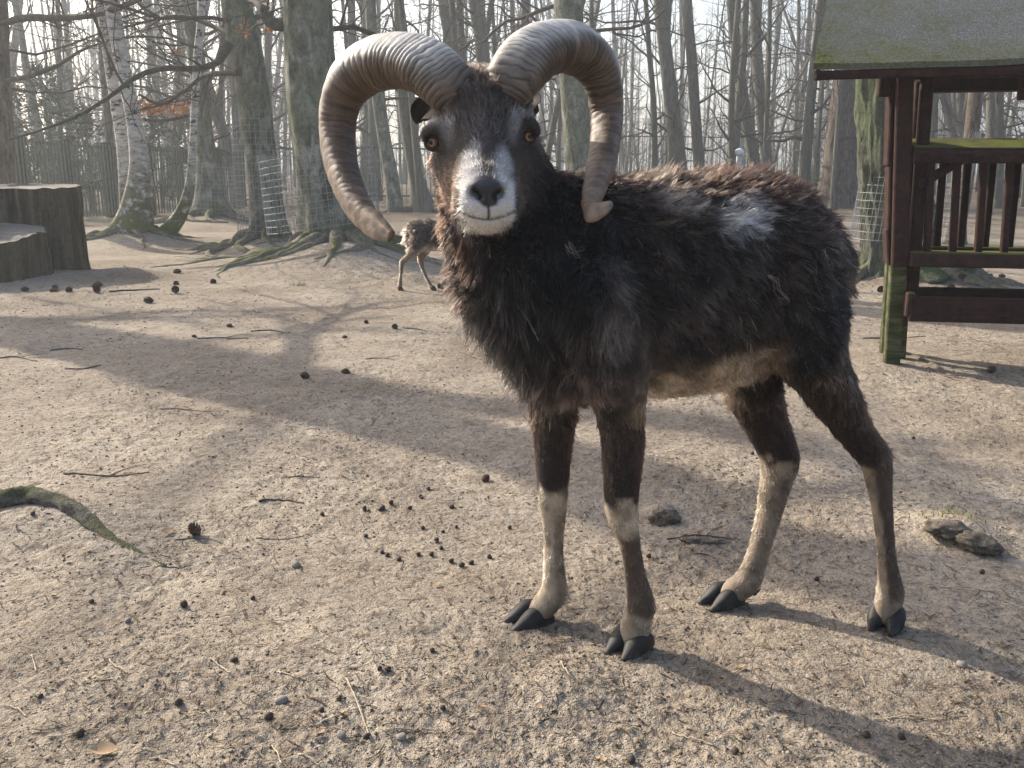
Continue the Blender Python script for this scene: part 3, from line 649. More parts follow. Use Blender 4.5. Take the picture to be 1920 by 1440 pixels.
# white-capped post behind the ram's back
X = P(1385, 310, 20)[0]; t = empty('capped_post', (X, 20.0, float(gz(X, 20)))); tag(t, 'pale post with a round white cap standing among the trees behind the ram', 'post')
PALE = simple('pale_paint', [(0.3, (0.45, 0.52, 0.56)), (0.7, (0.62, 0.68, 0.70))], 20, bump=0.1)
mb = MB(); mb.tube([(0, 0, -0.1), (0, 0, 1.08)], 0.055, 14); mb.build('pole', PALE, t)
mb = MB(); mb.tube([(0, 0, 1.08), (0, 0, 1.10), (0, 0, 1.16), (0, 0, 1.20), (0, 0, 1.22)], (0.075, 0.105, 0.10, 0.06, 0.01), 16); mb.build('cap', simple('white_cap', [(0.3, (0.7, 0.75, 0.78)), (0.7, (0.8, 0.83, 0.85))], 10, bump=0), t)

# ================================================================ hay rack
RW = bark('red_stained_wood', [(0.3, (0.017, 0.0085, 0.007)), (0.52, (0.034, 0.0155, 0.0115)), (0.75, (0.062, 0.029, 0.021))], 22, (1, 1, 1), 0.5, 0.004, None)
RWM = simple('mossy_red_wood', [(0.3, (0.018, 0.010, 0.008)), (0.7, (0.055, 0.028, 0.02))], 18, bump=0.5, bdist=0.004, moss=(0.105, 0.118, 0.022), moss_at=(0.40, 0.72))
GP = simple('algae_green_post', [(0.34, (0.030, 0.033, 0.015)), (0.52, (0.066, 0.078, 0.026)), (0.68, (0.15, 0.135, 0.095))], 12, (2, 2, 0.35), bump=0.5, bdist=0.005, fine=(0.6, 0.55, 0.5))
k = NT('mossy_roofing_felt'); v = k.coord()
a = k.noise(v, 3.2, 6, 0.65, 0.3); g = k.noise(v, 300, 3, 0.8); b_ = k.noise(v, 9, 5, 0.7)
col = k.ramp(g, [(0.34, (0.055, 0.057, 0.050)), (0.50, (0.115, 0.116, 0.106)), (0.66, (0.34, 0.34, 0.33))])
uvz = k.node('ShaderNodeSeparateXYZ', {'Vector': v}).outputs['Z']
ms = k.math('ADD', k.mapr(k.math('ADD', k.math('MULTIPLY', a, 0.6), k.math('MULTIPLY', b_, 0.4)), 0.47, 0.66, 0, 0.8), k.mapr(uvz, 1.31, 1.25, 0, 0.4))
col = k.mix(ms, col, k.mix(k.mapr(k.noise(v, 70, 4), 0.35, 0.65), (0.045, 0.050, 0.016), (0.135, 0.145, 0.045)))
FELT = k.done(col, 0.95, k.bump(k.math('ADD', g, k.noise(v, 60, 4)), 0.7, 0.006), 0.15)

FY = 3.86                                                 # front plane of the rack
rack = empty('hay_rack', (P(1668, 690, 3.884)[0], FY, 0)); tag(rack, 'roofed wooden hay rack with reddish bars, mossy felt roof and a feed trough', 'hay rack')
RK = np.array(rack.location)
def W(px, py, Y=FY): return P(px, py, Y)
def board(name, a, b, w_, d_, mat, up=(0, 0, 1), tilt=0.0, bev=0.005):
    """a beam from a to b; w_ across (along 'up'), d_ deep"""
    a = np.array(a, float); b = np.array(b, float); x = b - a; L = np.linalg.norm(x); x /= L
    u_ = np.array(up, float); u_ = u_ - x * (u_ @ x); u_ /= np.linalg.norm(u_); y = np.cross(u_, x)
    if tilt: u_, y = u_ * math.cos(tilt) + y * math.sin(tilt), y * math.cos(tilt) - u_ * math.sin(tilt)
    mb = MB(); mb.box((0, 0, 0), (L, d_, w_), None, bev); R_ = np.stack([x, y, u_], 1)
    me = mesh_np(name, np.array(mb.V), mb.F, mat, False); o = obj(name, me, rack)
    o.matrix_local = Matrix([[*R_[0], ((a + b) / 2 - RK)[0]], [*R_[1], ((a + b) / 2 - RK)[1]], [*R_[2], ((a + b) / 2 - RK)[2]], [0, 0, 0, 1]])
    return o
XR = 3.05                                                 # the rack runs on to the right beyond the frame
Xl = RK[0]
def zz(py, Y=FY): return P(1700, py, Y)[2]
# corner posts: green foot below, red boards above
for X0, sgn in ((Xl, 1), (XR, -1)):
    for Yp, first in ((FY, True), (FY + 0.30, False)):
        xo = X0 + (0.0 if first else 0.045 * sgn)
        board('green_leg', (xo + 0.002 * sgn, Yp + 0.015, -0.12), (xo - 0.012 * sgn, Yp + 0.015, zz(492)), 0.062, 0.055, GP, (1, 0, 0))
        board('post', (xo - 0.012 * sgn, Yp - 0.004, zz(499)), (xo - 0.062 * sgn, Yp - 0.004, zz(118)), 0.064, 0.06, RW, (1, 0, 0))
        board('inner_post', (xo + 0.058 * sgn, Yp + 0.03, zz(600)), (xo + 0.035 * sgn, Yp + 0.03, zz(140)), 0.045, 0.05, RW if Yp == FY else RW, (1, 0, 0))
# weathered planks cladding the left end
for i, (y0, y1, xo) in enumerate(((497, 430, -0.046), (437, 300, -0.058), (312, 128, -0.082))):
    board('end_plank', (Xl + xo, FY + 0.045, zz(y0)), (Xl + xo - 0.018, FY + 0.045, zz(y1)), 0.018, 0.09, RW, (1, 0, 0))
# rails and bars, front and back
for Yp, fr in ((FY - 0.03, 1), (FY + 0.24, 0)):
    board('top_rail', (Xl - 0.005 + (0 if fr else 0.10), Yp + 0.02, zz(292)), (XR, Yp + 0.02, zz(292)), 0.060, 0.10, RW)
    o = board('rail_cap', (Xl - 0.005 + (0 if fr else 0.10), Yp + 0.045, zz(281) + 0.012), (XR, Yp + 0.045, zz(281) + 0.012), 0.020, 0.16, RWM, (0, 0, 1), 0.0)
    o.rotation_euler = (o.rotation_euler[0] + (0.34 if fr else -0.2), o.rotation_euler[1], o.rotation_euler[2])
    o['label'] = 'rail cap grown over with bright moss'
    board('bottom_rail', (Xl + 0.02 + (0 if fr else 0.10), Yp + 0.03, zz(484)), (XR, Yp + 0.03, zz(484)), 0.060, 0.12, RWM)
    for i in range(15):
        xb = W(1702 + 45.5 * i, 300)[0]; xt = W(1697 + 45.8 * i, 300)[0]
        if xb > XR - 0.05: break
        if fr: board('bar', (xb + 0.012, Yp + 0.03, zz(482)), (xt, Yp + 0.02, zz(292)), 0.027, 0.030, RW, (1, 0, 0), 0, 0.004)
        else: board('bar', (xb + 0.115, Yp + 0.03, zz(478)), (xt + 0.115, Yp + 0.02, zz(296)), 0.027, 0.030, RW, (1, 0, 0), 0, 0.004)
board('brace', (Xl + 0.03, FY + 0.01, zz(350)), (Xl + 0.19, FY + 0.01, zz(300)), 0.035, 0.035, RW)
# beams under the roof
board('eave_beam', (Xl - 0.02, FY + 0.05, zz(133)), (XR + 0.1, FY + 0.05, zz(128)), 0.055, 0.06, RW)
board('inner_beam', (Xl + 0.10, FY + 0.30, zz(155, FY + 0.30)), (XR, FY + 0.30, zz(153, FY + 0.30)), 0.085, 0.08, RWM)
for X0 in (Xl + 0.12, Xl + 0.50, Xl + 1.05, XR):
    board('rafter', (X0, FY - 0.14, zz(133)), (X0, FY + 0.33, zz(133) + 0.43), 0.045, 0.055, RW, (0, -1, 1))
board('bracket', (Xl - 0.125, FY + 0.02, zz(180)), (Xl - 0.125, FY + 0.02, zz(130)), 0.05, 0.04, RW, (1, 0, 0)); board('bracket', (Xl - 0.085, FY + 0.03, zz(172)), (Xl - 0.085, FY + 0.03, zz(130)), 0.06, 0.04, RW, (1, 0, 0))
board('hanging_block', (W(1912, 150)[0], FY + 0.0, zz(190)), (W(1912, 150)[0], FY, zz(118)), 0.05, 0.05, RW, (1, 0, 0))
# roof: two felted slopes
def slope(front):
    ye = FY - 0.20 if front else FY + 0.87; yr = FY + 0.36; e0 = P(1552, 114, FY - 0.20); zl = e0[2]; zrr = zl + 0.025; zt = zl + 0.50
    xr = XR + 0.45; nu, nvv = 60, 22; V = []
    for i in range(nvv):
        t = i / (nvv - 1)
        for j in range(nu):
            s_ = j / (nu - 1); xl = e0[0] + 0.125 * t + (0.03 * t * t); x = xl + (xr - 0.155 * t - xl) * s_
            z = (zl + (zrr - zl) * s_) * (1 - t) + zt * t + 0.004 * float(noise2(x * 3, t * 4, 40)) - 0.012 * math.sin(math.pi * s_ * 3) * (1 - t) * 0.5
            V.append((x, ye + (yr - ye) * t, z))
    V = np.array(V); th_ = 0.022; n = len(V); V2 = V - np.array((0, 0, th_))
    F = [(i * nu + j, i * nu + j + 1, (i + 1) * nu + j + 1, (i + 1) * nu + j) for i in range(nvv - 1) for j in range(nu - 1)]
    F2 = [tuple(q + n for q in f[::-1]) for f in F]
    rim = [i for i in range(nu)] + [i * nu + nu - 1 for i in range(1, nvv)] + [(nvv - 1) * nu + j for j in range(nu - 2, -1, -1)] + [i * nu for i in range(nvv - 2, 0, -1)]
    F3 = [(rim[(q + 1) % len(rim)], rim[q], rim[q] + n, rim[(q + 1) % len(rim)] + n) for q in range(len(rim))]
    o = obj('roof_slope', mesh_np('roof_slope', np.vstack([V, V2]) - RK, F + F2 + F3, FELT, False), rack); o['label'] = 'roof slope of grey felt grown with moss'
    board('fascia', (e0[0] + 0.01, ye + (0.012 if front else -0.012), zl - 0.045), (xr, ye + (0.012 if front else -0.012), zrr - 0.040), 0.034, 0.02, RW)
    return e0, zl
e0, zl = slope(True)
for X0 in (Xl + 0.10, XR - 0.10): board('ridge_post', (X0, FY + 0.30, zz(150)), (X0, FY + 0.30, zl + 0.44), 0.06, 0.06, RW, (1, 0, 0))
rack.rotation_euler = (0, 0, math.radians(-10))
board('verge_board', (e0[0] + 0.016, FY - 0.185, zl - 0.047), (e0[0] + 0.150, FY + 0.335, zl + 0.445), 0.05, 0.02, RW, (0, -1, 1))
# feed trough hung below
TY0, TY1 = FY - 0.06, FY + 0.22
zt_, zb_ = zz(548, TY0), zz(600, TY0)
board('trough_front', (Xl + 0.03, TY0, (zt_ + zb_) / 2), (XR, TY0, (zt_ + zb_) / 2), zt_ - zb_ - 0.03, 0.03, RW)
board('trough_lip', (Xl + 0.03, TY0 - 0.004, zb_ + 0.012), (XR, TY0 - 0.004, zb_ + 0.012), 0.028, 0.034, RW)
board('trough_back', (Xl + 0.03, TY1, (zt_ + zb_) / 2), (XR, TY1, (zt_ + zb_) / 2), zt_ - zb_ - 0.02, 0.03, RW)
board('trough_floor', (Xl + 0.03, (TY0 + TY1) / 2, zb_ + 0.02), (XR, (TY0 + TY1) / 2, zb_ + 0.02), 0.02, TY1 - TY0 - 0.04, RW)
board('trough_end', (Xl + 0.035, TY0 - 0.01, (zt_ + zb_) / 2 + 0.006), (Xl + 0.035, TY1 + 0.01, (zt_ + zb_) / 2 + 0.006), zt_ - zb_ - 0.015, 0.035, RWM)
board('trough_leg', (Xl + 0.055, TY1 - 0.06, -0.05), (Xl + 0.045, TY1 - 0.06, zb_ + 0.05), 0.06, 0.06, GP, (1, 0, 0))
# ================================================================ the ram
RAM_HAIRS = 300000
TH = math.radians(15)
BU = np.array((math.cos(TH), math.sin(TH), 0)); BV = np.array((math.sin(TH), -math.cos(TH), 0)); BZ = np.array((0, 0, 1.0))
BODY_AX = np.array([BU, BV, BZ])

def smin(a, b, k):
    h = np.maximum(k - np.abs(a - b), 0) / k
    return np.minimum(a, b) - h * h * k * 0.25

class SDF:
    def __init__(self): self.prims = []
    def cone(self, a, b, ra, rb, k=0.02): self.prims.append(('cone', np.array(a), np.array(b), ra, rb, k, 1))
    def ell(self, c, r, ax=None, k=0.02, sign=1): self.prims.append(('ell', np.array(c), np.array(r, float), np.eye(3) if ax is None else np.array(ax), None, k, sign))
    def chain(self, nodes, k=0.02, fat=1.0, foot=1.0):
        """nodes: (px, py, Y, r_px)"""
        if len(nodes) > 3: nodes = spline(nodes, 3 * (len(nodes) - 1) + 1)
        n_ = len(nodes); q = [(P(x, y, Y), px2m(r, x, y, Y) * (fat + (foot - fat) * float(sstep(n_ - 10, n_ - 5, i_)))) for i_, (x, y, Y, r) in enumerate(nodes)]
        for (a, ra), (b, rb) in zip(q[:-1], q[1:]): self.cone(a, b, ra, rb, k)
        return q
    @staticmethod
    def dist(p, X):
        if p[0] == 'cone':
            _, a, b, ra, rb, k, s = p
            ba = b - a; L2 = ba @ ba
            pa = X - a; t = np.clip((pa @ ba) / L2, 0, 1)
            return np.linalg.norm(pa - t[..., None] * ba, axis=-1) - (ra + (rb - ra) * t)
        _, c, r, ax, _, k, s = p
        q = (X - c) @ ax.T
        k0 = np.linalg.norm(q / r, axis=-1); k1 = np.linalg.norm(q / (r * r), axis=-1) + 1e-9
        return k0 * (k0 - 1.0) / k1
    def bounds(self, p, m):
        if p[0] == 'cone':
            r = max(p[3], p[4]); lo = np.minimum(p[1], p[2]) - r - m; hi = np.maximum(p[1], p[2]) + r + m
        else:
            r = p[2].max(); lo = p[1] - r - m; hi = p[1] + r + m
        return lo, hi
    def grid(self, xs, ys, zs):
        F = np.full((len(xs), len(ys), len(zs)), 0.2, np.float32)
        for p in self.prims:
            lo, hi = self.bounds(p, 0.05)
            sl = [slice(max(0, np.searchsorted(q, l) - 1), np.searchsorted(q, h) + 1) for q, l, h in zip((xs, ys, zs), lo, hi)]
            X = np.stack(np.meshgrid(xs[sl[0]], ys[sl[1]], zs[sl[2]], indexing='ij'), -1)
            if X.size == 0: continue
            d = self.dist(p, X); sub = F[tuple(sl)]
            F[tuple(sl)] = smin(sub, d, p[5]) if p[6] > 0 else -smin(-sub, d, p[5])
        return F

def surface_nets(F, xs, ys, zs):
    nx, ny, nz = F.shape; ins = F < 0
    cnt = np.zeros((nx - 1, ny - 1, nz - 1), np.int16); acc = np.zeros((nx - 1, ny - 1, nz - 1, 3))
    G3 = np.stack(np.meshgrid(xs, ys, zs, indexing='ij'), -1)
    for ax in range(3):
        s0 = [slice(None)] * 3; s1 = [slice(None)] * 3; s0[ax] = slice(0, -1); s1[ax] = slice(1, None)
        s0, s1 = tuple(s0), tuple(s1)
        cr = ins[s0] != ins[s1]
        idx = np.argwhere(cr)
        if len(idx) == 0: continue
        f0 = F[s0][cr]; f1 = F[s1][cr]; t = (f0 / (f0 - f1))[:, None]
        pt = G3[s0][cr] * (1 - t) + G3[s1][cr] * t
        o = [a for a in range(3) if a != ax]
        for da in (0, -1):
            for db in (0, -1):
                c = idx.copy(); c[:, o[0]] += da; c[:, o[1]] += db
                ok = np.all((c >= 0) & (c < np.array(cnt.shape)), axis=1); cc = c[ok]
                np.add.at(cnt, tuple(cc.T), 1); np.add.at(acc, tuple(cc.T), pt[ok])
    m = cnt > 0
    V = acc[m] / cnt[m][:, None]
    ids = -np.ones(cnt.shape, np.int64); ids[m] = np.arange(m.sum())
    Q = []
    for ax in range(3):
        s0 = [slice(None)] * 3; s1 = [slice(None)] * 3; s0[ax] = slice(0, -1); s1[ax] = slice(1, None)
        a, b = ins[tuple(s0)], ins[tuple(s1)]
        o = [(ax + 1) % 3, (ax + 2) % 3]
        for flip, cr in ((False, a & ~b), (True, ~a & b)):
            idx = np.argwhere(cr)
            idx = idx[(idx[:, o[0]] > 0) & (idx[:, o[1]] > 0) & (idx[:, o[0]] < ins.shape[o[0]] - 1) & (idx[:, o[1]] < ins.shape[o[1]] - 1)]
            if len(idx) == 0: continue
            cs = []
            for da, db in ((-1, -1), (0, -1), (0, 0), (-1, 0)):
                c = idx.copy(); c[:, o[0]] += da; c[:, o[1]] += db; cs.append(ids[tuple(c.T)])
            q = np.stack(cs, 1); Q.append(q[:, ::-1] if flip else q)
    return V, np.concatenate(Q)

def axis_coords(lo, hi, step, fine_lo=None, fine_hi=None, fine=None):
    out = [lo]
    while out[-1] < hi:
        x = out[-1]; out.append(x + (fine if fine and fine_lo <= x <= fine_hi else step))
    return np.array(out)

def lap_smooth(V, Q, it, w):
    E = np.concatenate([Q[:, [0, 1]], Q[:, [1, 2]], Q[:, [2, 3]], Q[:, [3, 0]]]); E = np.concatenate([E, E[:, ::-1]])
    deg = np.bincount(E[:, 0], minlength=len(V))[:, None]
    for _ in range(it):
        A = np.stack([np.bincount(E[:, 0], V[E[:, 1], k], len(V)) for k in range(3)], 1) / np.maximum(deg, 1)
        V = V + (w if np.isscalar(w) else w[:, None]) * (A - V)
    return V

R = SDF()
YF1, YF2, YR1, YR2 = 1.517, 1.611, 1.606, 1.694
cY = 1.565                                             # forward distance of the shoulder centre
def body_pt(px, py, off=0.0):
    """point of the body's middle plane (through the shoulder, along BU) seen at a pixel, moved 'off' towards the near flank"""
    p0 = P(1050, 600, cY); r = np.array(ray(px, py)); o = np.array((0, 0, CAMH))
    t = ((p0 - o) @ BV) / (r @ BV)
    return o + r * t + BV * off
def bell(px, py, u, v, z, off=0.0, k=0.05): R.ell(body_pt(px, py, off), (u, v, z), BODY_AX, k)

# trunk
bell(1190, 544, 0.195, 0.146, 0.179)
bell(1295, 538, 0.190, 0.154, 0.189)
bell(1385, 520, 0.158, 0.146, 0.175)
bell(1435, 476, 0.092, 0.124, 0.116)
bell(1500, 535, 0.068, 0.106, 0.100)
bell(1100, 455, 0.110, 0.095, 0.105)                   # withers
bell(1040, 430, 0.060, 0.075, 0.075)
bell(1075, 610, 0.090, 0.125, 0.135)                   # chest
bell(1035, 655, 0.052, 0.080, 0.060)                   # brisket
def bchain(nodes, off=0.0, k=0.03):
    q = [(body_pt(x, y, off if np.isscalar(off) else off[i]), r * 0.00093) for i, (x, y, r) in enumerate(nodes)]
    for (a, ra), (b, rb) in zip(q[:-1], q[1:]): R.cone(a, b, ra, rb, k)
bchain([(1545, 440, 30), (1578, 485, 20), (1590, 545, 13)], 0, 0.03)  # tail root and tail
R.ell(body_pt(1487, 682, 0.02), (0.03, 0.028, 0.045), None, 0.03)
# neck
R.chain([(1060, 560, 1.56, 118), (990, 520, 1.53, 92), (942, 430, 1.53, 76), (918, 330, 1.56, 68), (908, 245, 1.56, 62)], 0.05)
R.chain([(982, 605, 1.525, 58), (950, 535, 1.52, 54), (932, 450, 1.52, 57)], 0.04)
# front legs
F1C = R.chain([(1120, 560, 1.475, 84), (1150, 690, 1.47, 62), (1163, 770, 1.485, 41), (1168, 850, 1.50, 34), (1165, 930, 1.505, 29), (1167, 972, 1.51, 25),
               (1180, 1012, 1.515, 17.5), (1190, 1075, 1.52, 18), (1200, 1130, 1.525, 23), (1194, 1165, 1.52, 21), (1189, 1192, 1.518, 24)], 0.007, 1.08, 1.18)
F2C = R.chain([(1040, 620, 1.60, 80), (1038, 740, 1.61, 44), (1037, 820, 1.615, 34), (1037, 915, 1.615, 26), (1038, 955, 1.615, 22),
               (1038, 1000, 1.615, 17), (1038, 1060, 1.615, 17.5), (1040, 1108, 1.615, 20), (1022, 1134, 1.612, 19), (1010, 1150, 1.611, 18)], 0.007, 1.08, 1.18)
R.chain([(1050, 1118, 1.622, 14), (1048, 1112, 1.622, 14)], 0.012)
# hind legs
R1C = R.chain([(1478, 500, 1.58, 84), (1503, 600, 1.56, 76), (1522, 665, 1.56, 58), (1560, 735, 1.575, 43), (1600, 805, 1.595, 30), (1640, 860, 1.61, 26), (1648, 905, 1.612, 21),
               (1657, 980, 1.61, 16), (1663, 1050, 1.61, 15.5), (1670, 1108, 1.612, 20), (1664, 1136, 1.608, 18), (1661, 1153, 1.606, 18)], 0.007, 1.08, 1.18)
R.chain([(1600, 800, 1.60, 20), (1640, 832, 1.625, 13), (1658, 851, 1.63, 14)], 0.012)
R2C = R.chain([(1420, 560, 1.70, 84), (1405, 690, 1.705, 56), (1430, 780, 1.71, 38), (1462, 858, 1.712, 32), (1455, 905, 1.71, 26), (1440, 972, 1.705, 20.5),
               (1421, 1040, 1.70, 18.5), (1403, 1088, 1.697, 20.5), (1380, 1106, 1.695, 18), (1368, 1117, 1.694, 17)], 0.007, 1.08, 1.18)
R.chain([(1450, 800, 1.715, 22), (1484, 855, 1.722, 14)], 0.012)
# head
HY = 1.48
def head(px, py, Y, rx, ry, rd, k=0.025, sign=1): R.ell(P(px, py, Y), (px2m(rx, px, py, Y), rd, px2m(ry, px, py, Y)), None, k, sign)
head(908, 205, 1.535, 88, 74, 0.075, 0.03)             # skull
head(826, 254, 1.478, 26, 30, 0.036, 0.022)            # orbits
head(980, 244, 1.478, 26, 30, 0.036, 0.022)
R.chain([(800, 262, 1.470, 4), (806, 251, 1.462, 7), (820, 246, 1.455, 8), (834, 252, 1.455, 6)], 0.014)   # brows over the eyes
R.chain([(1003, 251, 1.470, 4), (996, 240, 1.462, 7), (982, 235, 1.455, 8), (968, 241, 1.455, 6)], 0.014)
R.chain([(906, 225, 1.505, 78), (909, 300, 1.455, 56), (912, 352, 1.400, 41), (913, 384, 1.385, 41)], 0.03)
head(891, 382, 1.384, 36, 32, 0.036, 0.02)             # upper lips
head(936, 382, 1.384, 36, 32, 0.036, 0.02)
head(912, 414, 1.398, 42, 25, 0.040, 0.012)            # chin
R.chain([(852, 305, 1.52, 38), (886, 390, 1.42, 30)], 0.025)
R.chain([(976, 300, 1.52, 40), (940, 388, 1.42, 30)], 0.025)
R.chain([(910, 330, 1.52, 58), (912, 395, 1.43, 36)], 0.03)
head(914, 353, 1.358, 33, 16, 0.015, 0.016)            # nose pad
head(914, 374, 1.356, 15, 16, 0.010, 0.010)
for sx_ in (-1, 1):                                     # nostrils
    for t_ in (0, 0.5, 1): head(914 + sx_ * (16 + 10 * t_), 369 - 9 * t_ * t_, 1.344 + 0.004 * t_, 6.5, 5.5, 0.012, 0.006, -1)
head(811, 266, 1.446, 14, 12, 0.02, 0.008, -1)         # eye sockets
head(990, 255, 1.446, 13, 12, 0.02, 0.008, -1)

lo, hi = np.array((-0.18, 1.28, -0.01)), np.array((0.80, 1.92, 1.02))
xs = axis_coords(lo[0], hi[0], 0.0068, -0.13, 0.06, 0.0035)
ys = axis_coords(lo[1], hi[1], 0.0068, 1.32, 1.50, 0.0042)
zs = axis_coords(lo[2], hi[2], 0.0075, 0.72, 0.95, 0.0035)
RF = R.grid(xs, ys, zs)
RV, RQ = surface_nets(RF, xs, ys, zs)
nrm_w = np.where((RV[:, 2] > 0.72) & (RV[:, 1] < 1.5) & (RV[:, 0] < 0.06), 0.25, 0.5)
RV = lap_smooth(RV, RQ, 3, nrm_w)
def project(X):
    d = X[:, 1] * _c - (X[:, 2] - CAMH) * _s
    return 960 + X[:, 0] / d * FPX, 720 - FPX * ((X[:, 2] - CAMH) * _c + X[:, 1] * _s) / d
MOUTH = lambda x: 411 - 0.0056 * (x - 914) ** 2
_qx, _qy = project(RV)
_m = (np.abs(_qx - 913) < 52) & (RV[:, 1] < 1.46)
RV[:, 1] += np.where(_m, 0.0055 * np.exp(-((_qy - MOUTH(_qx)) / 2.6) ** 2), 0)                                   # line of the mouth
RV[:, 1] += np.where(_m & (_qy > 384) & (_qy < 412), 0.0035 * np.exp(-((_qx - 916) / 2.4) ** 2), 0)

# projected photo position of each point, for laying out the coat on the animal's own surface
RU0 = body_pt(1050, 600)
def bodyco(px, py, off=0.15):
    q = body_pt(px, py, off) - RU0
    return q @ BU, q[2]
tri = np.concatenate([RQ[:, [0, 1, 2]], RQ[:, [0, 2, 3]]])
def vnormals(V, T):
    n = np.cross(V[T[:, 1]] - V[T[:, 0]], V[T[:, 2]] - V[T[:, 0]])
    N = np.stack([np.bincount(T.ravel(), np.repeat(n[:, k], 3), len(V)) for k in range(3)], 1)
    return N / (np.linalg.norm(N, axis=1)[:, None] + 1e-12)
RN = vnormals(RV, tri)
LEGS = {'F1': (F1C, 12), 'F2': (F2C, 9), 'R1': (R1C, 15), 'R2': (R2C, 9)}
FACE_C = P(911, 300, 1.48)

